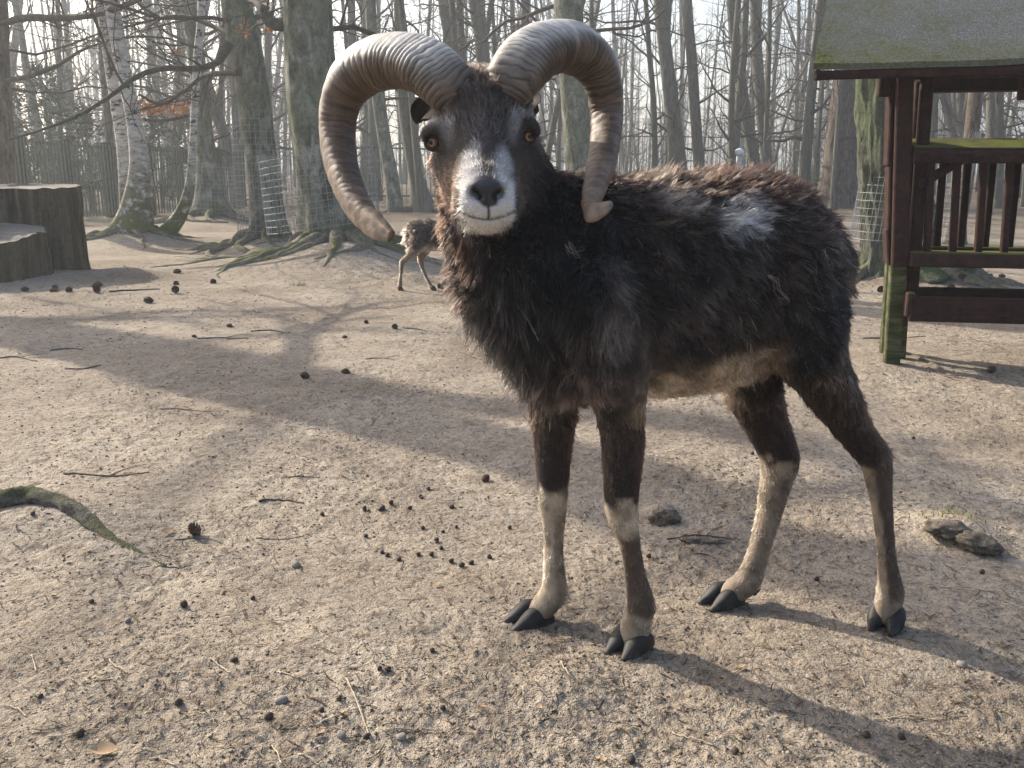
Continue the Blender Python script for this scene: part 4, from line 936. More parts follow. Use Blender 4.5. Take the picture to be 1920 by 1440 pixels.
def coat(X, N):
    """-> colour (n,3), hair length, lift, flow (n,3)"""
    n = len(X)
    u = (X - RU0) @ BU; v = (X - RU0) @ BV; z = X[:, 2]; zr = z - RU0[2]
    n1 = noise3(X[:, 0] * 9, X[:, 1] * 9, X[:, 2] * 9); n2 = noise3(X[:, 0] * 32, X[:, 1] * 32, X[:, 2] * 32 + 5); n3 = noise3(X[:, 0] * 95, X[:, 1] * 95, X[:, 2] * 95 + 9)
    col = np.tile(np.array((0.016, 0.0098, 0.0072)), (n, 1)); L = np.full(n, 0.0150); lift = np.full(n, 0.30)
    flow = np.tile(BU * 0.55 + np.array((0, 0, -0.85)), (n, 1))
    def blend(c, w):
        nonlocal col
        w = np.clip(w, 0, 1)[:, None]; col = col * (1 - w) + np.array(c) * w
    def ell(px, py, ru, rz, soft=0.5, off=0.13, wob=0.35):
        cu, cz = bodyco(px, py, off)
        d = np.sqrt(((u - cu) / ru) ** 2 + ((zr - cz) / rz) ** 2) + wob * n1 + 0.25 * n2
        return 1 - sstep(1 - soft, 1 + soft, d)
    blend((0.036, 0.023, 0.017), 0.5 + 1.6 * n2 * 0.6 + n3 * 0.4 - 0.25)
    blend((0.0058, 0.0044, 0.004), (n1 + 0.1) * 1.3)
    # brown ridge along the back, pale worn saddle
    top = sstep(0.35, 0.8, N[:, 2]) * (u > 0.0)
    blend((0.014, 0.0080, 0.006), top * (0.40 + 0.8 * n2))
    blend((0.024, 0.0115, 0.0075), ell(1400, 330, 0.09, 0.03) * 0.7)
    blend((0.095, 0.066, 0.048), ell(1235, 350, 0.06, 0.022) * (0.4 + 1.2 * n3))
    blend((0.22, 0.18, 0.15), ell(1230, 380, 0.035, 0.018) * 0.7)
    sad = ell(1320, 405, 0.046, 0.030, 0.5)
    blend((0.62, 0.58, 0.55), sad * (0.65 + 1.3 * n3 + 0.5 * n2))
    blend((0.050, 0.038, 0.031), ell(1290, 560, 0.13, 0.10) * (0.4 + 0.8 * n2))
    L = L + 0.003 * top + 0.005 * sad; lift = lift + 0.02 * top
    flow = flow + np.where(top[:, None] > 0.3, np.array((0.5, 0.2, 0.5)), 0)
    # belly
    be = sstep(-0.045, -0.09, zr + 0.03 * n1 + 0.015 * n2 - 0.055 * np.clip((u - 0.18) / 0.2, 0, 1)) * sstep(0.05, 0.09, u) * (1 - sstep(0.31, 0.36, u))
    blend((0.50, 0.37, 0.25), be * 0.95); L = L * (1 - 0.5 * be)
    # shoulder and chest with short hair
    sh = ell(1090, 660, 0.085, 0.085, 0.3, 0.10, 0.2)
    blend((0.052, 0.036, 0.030), sh * (0.75 + n2)); L = L * (1 - 0.66 * sh); lift = lift - 0.10 * sh
    sh2 = ell(1085, 570, 0.03, 0.07, 0.4, 0.10)
    blend((0.095, 0.074, 0.064), sh2 * 0.75)
    blend((0.012, 0.009, 0.008), ell(1230, 640, 0.05, 0.035, 0.3) * 0.8)
    # haunch
    ha = ell(1540, 640, 0.085, 0.12, 0.35, 0.12)
    blend((0.060, 0.039, 0.030), ha * (0.7 + 0.9 * n2)); L = L * (1 - 0.66 * ha); lift = lift - 0.12 * ha
    blend((0.24, 0.19, 0.16), ell(1582, 690, 0.025, 0.08, 0.5, 0.05) * 0.9)
    # legs
    for nm, (ch, ip) in LEGS.items():
        A = np.array([q[0] for q in ch]); rr = np.array([q[1] for q in ch])
        best = np.full(n, 9.0); bi = np.zeros(n); off = np.zeros((n, 3))
        for i in range(len(A) - 1):
            ba = A[i + 1] - A[i]; t = np.clip(((X - A[i]) @ ba) / (ba @ ba), 0, 1); q = X - A[i] - t[:, None] * ba
            d = np.linalg.norm(q, axis=1) - (rr[i] + (rr[i + 1] - rr[i]) * t)
            m = d < best; best[m] = d[m]; bi[m] = i + t[m]; off[m] = q[m]
        near = (best < 0.014) & (z < 0.50)
        upper = near & (bi > 4)
        on = off / (np.linalg.norm(off, axis=1)[:, None] + 1e-9)
        c0 = np.tile(np.array((0.014, 0.008, 0.0062)), (n, 1)) * (1 + 0.5 * n2)[:, None]
        red = np.clip(on @ BU, 0, 1)[:, None] * 0.7
        c0 = c0 * (1 - red) + np.array((0.045, 0.021, 0.013)) * red
        w = sstep(ip - 0.35, ip + 0.5, bi + 1.0 * n2 + 0.4 * n3 + (0.5 * (on @ -BU) if nm[0] == 'R' else 0))
        pale = np.array((0.38, 0.305, 0.22)) if nm[0] == 'F' else np.array((0.28, 0.22, 0.16))
        pc = np.tile(pale, (n, 1)) * (1 + 0.7 * n2 + 0.5 * n3 + 0.25 * n1)[:, None].clip(0.3, 1.6)
        if nm == 'F1':
            st = sstep(0.05, 0.45, on @ np.array((0.15, -0.98, 0)) + 0.35 * n2) * sstep(16.5, 18, bi) * (1 - sstep(25, 27, bi)) * 0.95
        elif nm == 'F2':
            st = sstep(0.2, 0.7, on @ np.array((0.9, -0.4, 0)) + 0.4 * n2) * sstep(11, 14, bi) * 0.55
        elif nm == 'R1':
            st = sstep(-0.05, 0.35, on @ np.array((0.75, -0.65, 0)) + 0.3 * n2) * (1 - sstep(27, 29.5, bi)) * 0.95
        else:
            st = sstep(0.3, 0.8, on @ np.array((0.6, -0.8, 0)) + 0.6 * n1) * 0.35
        pc = pc * (1 - st[:, None]) + np.array((0.055, 0.034, 0.024)) * st[:, None]
        fet = sstep(len(ch) - 6.5, len(ch) - 4, bi)[:, None] * 0.35
        pc = pc * (1 - fet) + np.array((0.22, 0.155, 0.105)) * fet
        c0 = c0 * (1 - w[:, None]) + pc * w[:, None]
        wu = (upper * sstep(0.50, 0.42, z))[:, None]
        col = col * (1 - wu) + c0 * wu
        L = np.where(upper, 0.0042 + 0.006 * sstep(0.3, 0.45, z), L); L = np.where(z < 0.045, L * sstep(0.022, 0.05, z), L); lift = np.where(upper, 0.16, lift)
        flow = np.where(upper[:, None], np.array((0.15, 0.05, -1.0)), flow)
    # neck and mane
    pc = P(935, 520, 1.52); xn = X[:, 0]
    neck = (1 - sstep(0.035, 0.10, u + 0.05 * n1)) * (zr > -0.12) * (1 - sstep(0.22, 0.25, zr))
    neck = neck * (1 - sstep(-0.03, 0.05, u + 0.55 * np.clip(zr, -.2, 0.02) ** 1 * -1 - 0.06))
    blend((0.0065, 0.0050, 0.0048), neck * 0.95)
    brown = neck * sstep(0.02, 0.16, zr + 0.03 * n1)
    blend((0.026, 0.0135, 0.009), brown * (0.35 + 0.8 * n2) * sstep(0.2, 0.7, np.abs(N[:, 0])))
    front = neck * sstep(0.1, 0.6, N @ (-BU * 0.9 + np.array((0, -0.4, -0.25))))
    low = 1 - sstep(0.05, 0.2, zr)
    L = L * (1 - neck) + neck * (0.012 + 0.020 * front * low); lift = lift * (1 - neck) + neck * (0.28 + 0.10 * front)
    flow = flow * (1 - neck[:, None]) + neck[:, None] * np.array((0.02, 0.05, -1.0))
    shw = sh * (1 - 0.35 * neck); blend((0.085, 0.057, 0.046), shw * (0.6 + 1.1 * n2)); blend((0.14, 0.108, 0.092), sh2 * (0.6 + 0.8 * n2)); L = L * (1 - 0.45 * shw * (L > 0.012))
    # head
    hd = ((X[:, 0] < 0.065) & (z > P(911, 440, 1.4)[2] - 0.004) & (X[:, 1] < 1.535)) | ((z > P(911, 250, 1.5)[2]) & (X[:, 0] < 0.10) & (X[:, 1] < 1.62))
    hd = hd & (X[:, 1] < 1.50 + 0.35 * (z - 0.72))
    qx, qy = project(X)
    hc = np.tile(np.array((0.020, 0.0145, 0.012)), (n, 1)) * (1 + 0.7 * n2)[:, None]
    def hb(c, w):
        nonlocal hc
        w = np.clip(w, 0, 1)[:, None]; hc = hc * (1 - w) + np.array(c) * w
    def he(x, y, rx, ry, soft=0.4): return 1 - sstep(1 - soft, 1 + soft, np.sqrt(((qx - x) / rx) ** 2 + ((qy - y) / ry) ** 2) + 0.3 * n2 + 0.15 * n3)
    hb((0.085, 0.050, 0.034), he(850, 345, 28, 40) * 0.7); hb((0.060, 0.036, 0.026), he(978, 330, 22, 50) * 0.6)
    hb((0.20, 0.185, 0.18), he(838, 246, 14, 24, 0.6) * 0.65); hb((0.20, 0.185, 0.18), he(808, 228, 20, 9, 0.6) * 0.5)
    hb((0.20, 0.185, 0.18), he(963, 240, 10, 28, 0.6) * 0.65); hb((0.19, 0.175, 0.17), he(985, 212, 20, 8, 0.6) * 0.45)
    hb((0.055, 0.048, 0.047), he(905, 250, 36, 30, 0.7) * 0.5)
    hb((0.022, 0.016, 0.014), he(812, 268, 22, 19, 0.3) * 0.9); hb((0.022, 0.016, 0.014), he(990, 257, 20, 19, 0.3) * 0.9)
    wy = sstep(330, 352, qy + 10 * n2)
    hb((0.62, 0.60, 0.59), (1 - sstep(48, 56, np.abs(qx - 913) + 4 * n2)) * wy * (X[:, 1] < 1.455))
    hb((0.40, 0.38, 0.375), he(884, 325, 20, 46, 0.5) * 0.9); hb((0.40, 0.38, 0.375), he(943, 322, 17, 44, 0.5) * 0.9)
    hb((0.07, 0.06, 0.058), he(913, 322, 13, 40, 0.5) * 0.75)
    chin = 1 - sstep(0.92, 1.06, ((qx - 912) / 56) ** 2 + ((qy - 392) / 49) ** 2 + 0.1 * n2)
    hb((0.62, 0.58, 0.53), sstep(396, 404, qy) * chin * (X[:, 1] < 1.47)); hb((0.012, 0.009, 0.009), (1 - chin) * sstep(405, 412, qy))
    nose = he(914, 354, 33, 19, 0.18) + he(914, 374, 18, 14, 0.2)
    hb((0.020, 0.019, 0.021), nose * (X[:, 1] < 1.40)); hb((0.055, 0.052, 0.055), he(914, 338, 26, 10, 0.4) * 0.8)
    mouth = (1 - sstep(1.2, 3.4, np.abs(qy - MOUTH(qx)))) * (np.abs(qx - 913) < 50) * (X[:, 1] < 1.46)
    hb((0.05, 0.035, 0.03), mouth * 0.85); hb((0.03, 0.026, 0.027), (1 - sstep(1, 2.6, np.abs(qx - 916))) * (qy > 378) * (qy < 410) * (X[:, 1] < 1.40))
    lft = np.interp(qy, (150, 290, 335, 385, 412, 442), (740, 780, 812, 846, 862, 895)); rgt = np.interp(qy, (150, 290, 335, 385, 412, 442), (1060, 1020, 1000, 978, 962, 930))
    hw = hd * sstep(-14, 10, np.minimum(qx - lft, rgt - qx) + 8 * n2); hw3 = hw[:, None]      # soft edge between face and neck
    col = col * (1 - hw3) + hc * hw3
    L = L * (1 - hw) + hw * (0.0042 + 0.007 * sstep(300, 180, qy) * (np.abs(qx - 908) < 70))
    L = np.where(hd & ((nose > 0.3) & (X[:, 1] < 1.40)), 0.0, L); L = np.where(hd & (mouth > 0.4), 0.0, L)
    eyes = (np.hypot(qx - 812, qy - 267) < 13) | (np.hypot(qx - 990, qy - 256) < 12)
    L = np.where(hd & eyes, 0.0, L)
    lift = lift * (1 - hw) + 0.22 * hw
    away = X - P(914, 365, 1.33); away /= np.linalg.norm(away, axis=1)[:, None] + 1e-9
    flow = flow * (1 - hw3) + (away + np.array((0, 0.2, 0.0))) * hw3
    tr = (hw < 0.5) & (z > 0.44)
    col = np.where(tr[:, None], col * (0.62 * np.exp(0.75 * n2 + 0.95 * n3))[:, None], col)
    return np.clip(col, 0.003, 0.9), L, lift, flow

# the ram's coat material: colour comes from the animal's own markings
k = NT('ram_skin'); at = k.node('ShaderNodeAttribute', attribute_name='coat')
ram_skin = k.done(k.mix(1.0, at.outputs['Color'], (0.75, 0.75, 0.75), 'MULTIPLY'), k.mapr(at.outputs['Alpha'], 0, 1, 0.38, 0.8), k.bump(k.noise(k.coord(), 260, 3), 0.25, 0.002), 0.35)
k = NT('ram_fur'); at = k.node('ShaderNodeAttribute', attribute_name='coat')
hb_ = k.node('ShaderNodeBsdfHairPrincipled', {'Color': at.outputs['Color'], 'IOR': 1.38, 'Roughness': 0.5, 'Radial Roughness': 0.7, 'Coat': 0.0, 'Random Roughness': 0.3})
k.t.links.new(hb_.outputs[0], k.out.inputs[0]); ram_fur = k.m

def fur_object(name, parent, X, N, col, L, lift, flow, mat, K=5, rad=0.00055, seed=3, clump=0.35, lock=9, lockw=0.6):
    n = len(X); rg = np.random.default_rng(seed)
    F = flow / (np.linalg.norm(flow, axis=1)[:, None] + 1e-9)
    F = F - N * np.sum(F * N, 1)[:, None]; F /= np.linalg.norm(F, axis=1)[:, None] + 1e-9
    def nv(s, o): return np.stack([noise3(X[:, 0] * s + o, X[:, 1] * s, X[:, 2] * s), noise3(X[:, 0] * s, X[:, 1] * s + o, X[:, 2] * s + 31), noise3(X[:, 0] * s + 77, X[:, 1] * s, X[:, 2] * s + o)], 1)
    W = nv(22, 3.3) * 1.0 + nv(70, 8.8) * clump * 3.4 + rg.normal(size=(n, 3)) * 0.24
    W -= N * np.minimum(np.sum(W * N, 1), 0)[:, None] * 0.7
    D = F * (1 - lift[:, None]) + N * lift[:, None] + W * (0.25 + lift[:, None])
    D /= np.linalg.norm(D, axis=1)[:, None] + 1e-9
    Ln = L * np.exp(rg.normal(size=n) * 0.28)
    s = np.linspace(0, 1, K)
    curl = rg.normal(size=(n, 3)) * 0.30
    sag = np.clip((L - 0.03) / 0.06, 0, 1)
    Pp = np.empty((n, K, 3))
    for i, t in enumerate(s):
        d = D * t + (F * (0.35 + 0.0 * t) + curl) * t * t * 0.55 + np.array((0, 0, -1.0)) * (sag * 0.75 * t * t)[:, None]
        Pp[:, i] = X - N * 0.001 + d * Ln[:, None]
    if lock:
        nl = max(10, n // lock); lr = rg.choice(n, nl, replace=False)
        from mathutils.kdtree import KDTree
        kd = KDTree(nl)
        for i_, p_ in enumerate((X[lr] + F[lr] * 0.0).tolist()): kd.insert(p_, i_)
        kd.balance(); fnd = kd.find
        near_ = np.array([fnd(p_)[1] for p_ in X.tolist()])
        shp = Pp[lr] - X[lr][:, None]; shp = shp * rg.uniform(0.75, 1.25, (nl, 1, 1)) + (rg.normal(size=(nl, 1, 3)) * (L[lr] * 0.22)[:, None, None]) * (s ** 1.5)[None, :, None]
        ctr = X[lr][near_]; tgt = ctr[:, None] + shp[near_]
        wl = (lockw * np.clip((L - 0.007) / 0.006, 0, 1))[:, None, None] * (s ** 0.9)[None, :, None]
        Pp = Pp * (1 - wl) + tgt * wl
        lc = np.exp(rg.normal(size=nl) * 0.32)[near_]
        col = col * (1 + (lc - 1) * np.clip((L - 0.006) / 0.006, 0, 1))[:, None]
    c = bpy.data.hair_curves.new(name)
    c.add_curves([K] * n)
    c.position_data.foreach_set('vector', Pp.reshape(-1).astype(np.float32))
    ra = c.attributes.get('radius') or c.attributes.new('radius', 'FLOAT', 'POINT')
    rv = (np.linspace(1, 0.25, K)[None, :] * (rad * np.clip(0.42 + L / 0.02, 0.5, 1.0) * (0.75 + 0.5 * rg.random(n)))[:, None]).reshape(-1).astype(np.float32)
    ra.data.foreach_set('value', rv)
    ca = c.attributes.new('coat', 'FLOAT_COLOR', 'CURVE')
    jit = np.exp(rg.normal(size=(n, 1)) * 0.38)
    grey = rg.random(n) < 0.04
    col = np.where((grey & (L > 0.0085) & (col.max(1) < 0.08))[:, None], np.array((0.17, 0.135, 0.11)), col)
    cc = np.concatenate([np.clip(col * jit, 0.002, 0.95), np.ones((n, 1))], 1)
    ca.data.foreach_set('color', cc.reshape(-1).astype(np.float32))
    c.materials.append(mat)
    o = bpy.data.objects.new(name, c); link(o, parent); o['kind'] = 'stuff'
    return o

def sample_surface(V, T, N, n, weight=None, seed=5):
    rg = np.random.default_rng(seed)
    a = np.linalg.norm(np.cross(V[T[:, 1]] - V[T[:, 0]], V[T[:, 2]] - V[T[:, 0]]), axis=1)
    if weight is not None: a = a * weight
    i = rg.choice(len(T), n, p=a / a.sum())
    r1, r2 = np.sqrt(rg.random(n)), rg.random(n); b = np.stack([1 - r1, r1 * (1 - r2), r1 * r2], 1)
    X = np.einsum('nk,nkd->nd', b, V[T[i]]); Nn = np.einsum('nk,nkd->nd', b, N[T[i]])
    return X, Nn / (np.linalg.norm(Nn, axis=1)[:, None] + 1e-12)

def set_coat(me, col, rough):
    a = me.attributes.new('coat', 'FLOAT_COLOR', 'POINT')
    a.data.foreach_set('color', np.concatenate([col, rough[:, None]], 1).reshape(-1).astype(np.float32))

ram = empty('ram', (0.35, 1.6, 0))
tag(ram, 'dark brown ram with big curled horns and white muzzle standing on the dirt, facing us', 'ram')
RAM0 = np.array((0.35, 1.6, 0))
colV, LV, _, _ = coat(RV, RN)
bme = mesh_np('body', RV - RAM0, RQ, ram_skin); set_coat(bme, colV, np.where(LV > 0, 1.0, 0.0))
ram_body = obj('body', bme, ram)
Tc = RV[tri].mean(1)
wgt = np.where((Tc[:, 2] > 0.72) & (Tc[:, 0] < 0.07), 2.6, 1.0) * np.where(Tc[:, 2] < 0.42, 2.2, 1.0)
HX, HN = sample_surface(RV, tri, RN, RAM_HAIRS, wgt)
hc_, hl_, hli_, hf_ = coat(HX, HN); keep = hl_ > 0.001
fo = fur_object('fur', ram, HX[keep], HN[keep], hc_[keep], hl_[keep], hli_[keep], hf_[keep], ram_fur)
fo.location = tuple(-RAM0)

# horns
k = NT('horn'); at = k.node('ShaderNodeAttribute', attribute_name='coat')
v = k.coord()
nn = k.noise(v, 90, 4)
ram_horn = k.done(k.mix(k.mapr(nn, 0.35, 0.7), at.outputs['Color'], k.mix(1.0, at.outputs['Color'], (1.35, 1.3, 1.25), 'MULTIPLY')), 0.55, k.bump(k.noise(v, 320, 4), 0.35, 0.0015), 0.4)
def horn(nodes, sgn, seed):
    M, n = 420, 44
    sp = spline(nodes, M)
    A = np.array([P(x, y, Y) for x, y, Y, r in sp]); rr = np.array([px2m(r, x, y, Y) for x, y, Y, r in sp])
    T = np.gradient(A, axis=0); T /= np.linalg.norm(T, axis=1)[:, None]
    s = np.concatenate([[0], np.cumsum(np.linalg.norm(np.diff(A, axis=0), axis=1))]); tt = s / s[-1]
    cen = A[int(M * 0.45)] * 0.5 + A[0] * 0.25 + A[-1] * 0.25          # rough centre of the coil
    th = np.linspace(0, 2 * math.pi, n, endpoint=False); V = []; Cc = []
    for i in range(M):
        o = A[i] - cen; o = o - T[i] * (o @ T[i]); o /= np.linalg.norm(o)   # outwards from the coil
        b = np.cross(T[i], o)
        if b[1] > 0: b = -b                                                  # towards the viewer's side
        wob = 0.5 * noise2(np.cos(th) * 0.8 + tt[i] * 6, np.sin(th) * 0.8, seed) + 0.9 * np.cos(th) * 0.35
        ph = s[i] * 1.0 / (0.0076 + 0.004 * tt[i]) + wob * 1.5 + 1.1 * noise2(tt[i] * 14, 0.5, seed + 4) + 0.5 * noise2(th * 2.2, tt[i] * 25, seed + 5)
        rid = np.abs(np.sin(ph * math.pi)) ** 0.6
        amp = (1 - 0.85 * sstep(0.12, 0.26, tt[i]) * sstep(-0.3, 0.6, np.cos(th))) * (1 - sstep(0.32, 0.5, tt[i]) * 0.6) * (1 - sstep(0.8, 0.97, tt[i]) * 0.8) * 0.0024 * (0.55 + 0.75 * (noise2(th * 1.3, tt[i] * 9, seed + 11) + 0.5))
        prof = 1 + 0.075 * np.cos(3 * th + 0.4) + 0.02 * np.cos(2 * th)
        r = rr[i] * prof + (rid - 0.75) * amp + 0.0012 * noise2(th * 1.5, tt[i] * 30, seed + 7)
        V.append(A[i] + np.outer(np.cos(th) * r, o) + np.outer(np.sin(th) * r * (0.98 - 0.38 * sstep(0.80, 0.96, tt[i])), b))
        worn_skylit = sstep(-0.1, 0.8, np.cos(th) * 0.8 + np.sin(th) * 0.3 + 0.35 * noise2(th * 2, tt[i] * 12, seed + 2)) * sstep(0.02, 0.14, tt[i]) * (1 - sstep(0.36, 0.55, tt[i]) * 0.85)  # worn outer side paled to grey, with skylight on it painted into the colour
        base = np.array((0.085, 0.062, 0.046)) * (1 - tt[i]) + np.array((0.125, 0.083, 0.055)) * tt[i] + np.array((0.025, 0.017, 0.01)) * sstep(0.8, 0.95, tt[i])
        c = base[None] * (1 - worn_skylit[:, None]) + np.array((0.40, 0.385, 0.36)) * worn_skylit[:, None]
        bnd = 0.5 + 0.5 * noise2(tt[i] * 55 + 0.15 * wob, np.cos(th) * 0.7, seed + 9)
        c = c * (0.35 + 1.15 * bnd * (1 - 0.4 * worn_skylit) + 0.25 * worn_skylit)[:, None]
        gro = (1 - sstep(0.2, 0.72, rid)) * (1 - 0.75 * worn_skylit * sstep(0.12, 0.28, tt[i])) * (1 - 0.5 * sstep(0.3, 0.5, tt[i])) * (0.45 + 0.9 * (noise2(th * 1.7, tt[i] * 16, seed + 13) + 0.45)).clip(0, 1) * (1 - sstep(0.75, 0.95, tt[i]) * 0.7)
        c = c * (1 - 0.86 * gro[:, None])
        Cc.append(c)
    V = np.concatenate(V); Cc = np.concatenate(Cc)
    F = [(i * n + j, i * n + (j + 1) % n, (i + 1) * n + (j + 1) % n, (i + 1) * n + j) for i in range(M - 1) for j in range(n)]
    F += [tuple(range(n)), tuple((M - 1) * n + j for j in range(n))]
    me = mesh_np('horn', V - RAM0, F, ram_horn); set_coat(me, np.clip(Cc, 0.005, 0.9), np.ones(len(V)))
    bm = bmesh.new(); bm.from_mesh(me); bmesh.ops.recalc_face_normals(bm, faces=bm.faces); bm.to_mesh(me); bm.free()
    return obj('horn', me, ram)
horn([(868, 190, 1.485, 40), (842, 166, 1.49, 50), (803, 132, 1.51, 52), (757, 115, 1.54, 50), (705, 119, 1.57, 49), (662, 144, 1.59, 46), (637, 189, 1.60, 39), (630, 240, 1.60, 34.5), (635, 292, 1.575, 32),
      (650, 345, 1.535, 29), (674, 392, 1.49, 26), (702, 421, 1.45, 23), (720, 434, 1.43, 18), (733, 442, 1.415, 11)], -1, 1)
horn([(945, 184, 1.485, 42), (965, 150, 1.49, 50), (995, 112, 1.51, 52), (1035, 89, 1.54, 48), (1080, 90, 1.57, 47), (1116, 118, 1.59, 43), (1135, 165, 1.60, 35.5), (1140, 215, 1.60, 31), (1137, 265, 1.565, 29),
      (1129, 310, 1.52, 27), (1117, 350, 1.465, 23), (1109, 378, 1.42, 21), (1106, 395, 1.395, 20), (1117, 397, 1.38, 19), (1133, 391, 1.37, 15), (1146, 384, 1.362, 9)], 1, 2)

# ears, just showing behind the horns
ear_fur = simple('ear_hide', [(0.3, (0.012, 0.009, 0.008)), (0.7, (0.035, 0.024, 0.019))], 60)
def ear(path, roll):
    M, n = 28, 20; A = spline(path, M); V = []
    for i in range(M):
        t = i / (M - 1); wd = 0.019 * math.sin(math.pi * min(1, 0.12 + 0.86 * t)) ** 0.7 + 0.002
        T = A[min(i + 1, M - 1)] - A[max(i - 1, 0)]; T /= np.linalg.norm(T)
        a = np.cross(T, roll); a /= np.linalg.norm(a); b = np.cross(a, T)
        for j in range(n):
            f = 2 * math.pi * j / n; x = math.cos(f); y = math.sin(f) * 0.14 - 0.35 * (1 - x * x)
            V.append(A[i] + a * x * wd + b * y * wd)
    F = [(i * n + j, i * n + (j + 1) % n, (i + 1) * n + (j + 1) % n, (i + 1) * n + j) for i in range(M - 1) for j in range(n)] + [tuple(range(n)), tuple((M - 1) * n + j for j in range(n))]
    obj('ear', mesh_np('ear', np.array(V) - RAM0, F, ear_fur), ram)
ear([P(836, 218, 1.56), P(815, 206, 1.575), P(797, 203, 1.60), P(788, 212, 1.63), P(786, 232, 1.66)], np.array((0.3, -1, 0.1)))
ear([P(970, 210, 1.56), P(984, 196, 1.575), P(993, 190, 1.60), P(998, 196, 1.63), P(998, 214, 1.66)], np.array((-0.3, -1, 0.1)))

# eyes
eye_m = NT('eye_white').done((0.05, 0.03, 0.02), 0.08, None, 0.6)
k = NT('iris'); iris_m = k.done(k.ramp(k.noise(k.coord(), 900, 3), [(0.3, (0.17, 0.085, 0.035)), (0.7, (0.36, 0.21, 0.10))]), 0.15, None, 0.3)
pupil_m = NT('pupil').done((0.004, 0.0035, 0.004), 0.12, None, 0.25)
lid_m = simple('eyelid', [(0.3, (0.016, 0.012, 0.011)), (0.7, (0.03, 0.022, 0.02))], 80, rough=0.5)
def cap(c, d, R_, ang, sx=1.0, roll=0.0):
    d = d / np.linalg.norm(d); a = np.cross(d, (0, 0, 1.0)); a /= np.linalg.norm(a); b = np.cross(a, d)
    a, b = a * math.cos(roll) + b * math.sin(roll), b * math.cos(roll) - a * math.sin(roll)
    V = [c + d * R_]; F = []; n, m = 28, 6
    for i in range(1, m + 1):
        for j in range(n):
            f = 2 * math.pi * j / n; qx, qy = ang * i / m * math.cos(f) * sx, ang * i / m * math.sin(f)
            q = math.hypot(qx, qy); V.append(c + R_ * (d * math.cos(q) + (a * qx + b * qy) * (math.sin(q) / max(q, 1e-9))))
    for j in range(n): F.append((0, 1 + j, 1 + (j + 1) % n))
    for i in range(m - 1):
        for j in range(n): F.append((1 + i * n + j, 1 + (i + 1) * n + j, 1 + (i + 1) * n + (j + 1) % n, 1 + i * n + (j + 1) % n))
    return V, F
def eye(px, py, Y, d, roll):
    c = P(px, py, Y); Re = 0.0132
    V, F = cap(c, np.array(d, float), Re, math.pi * 0.98)
    e = obj('eye', mesh_np('eye', np.array(V) - RAM0, F, eye_m), ram)
    V, F = cap(c, np.array(d, float), Re + 0.0004, 0.62); obj('iris', mesh_np('iris', np.array(V) - RAM0, F, iris_m), e)
    V, F = cap(c, np.array(d, float), Re + 0.0008, 0.25, 1.6, roll); obj('pupil', mesh_np('pupil', np.array(V) - RAM0, F, pupil_m), e)
    dd = np.array(d, float) / np.linalg.norm(d); view = dd * 0.6 + np.array((0, -0.8, 0)); view /= np.linalg.norm(view)
    a = np.cross(view, (0, 0, 1.0)); a /= np.linalg.norm(a); b = np.cross(a, view)
    for nm, f0, f1, lw in (('upper_eyelid', -0.15, math.pi + 0.15, 0.0058), ('lower_eyelid', math.pi - 0.1, 2 * math.pi + 0.1, 0.0042)):
        f = np.linspace(f0, f1, 16); rr_ = 0.0112
        pts = c + view * 0.0085 + np.outer(np.cos(f) * rr_ * 1.22, a) + np.outer(np.sin(f) * rr_ * 0.86, b)
        mb = MB(); mb.tube(pts - RAM0, lw * np.sin(np.linspace(0.35, math.pi - 0.35, 16)), 8); mb.build(nm, lid_m, e)
eye(816, 267, 1.470, (-0.55, -0.83, -0.03), 0.15)
eye(986, 256, 1.470, (0.55, -0.83, -0.03), -0.1)

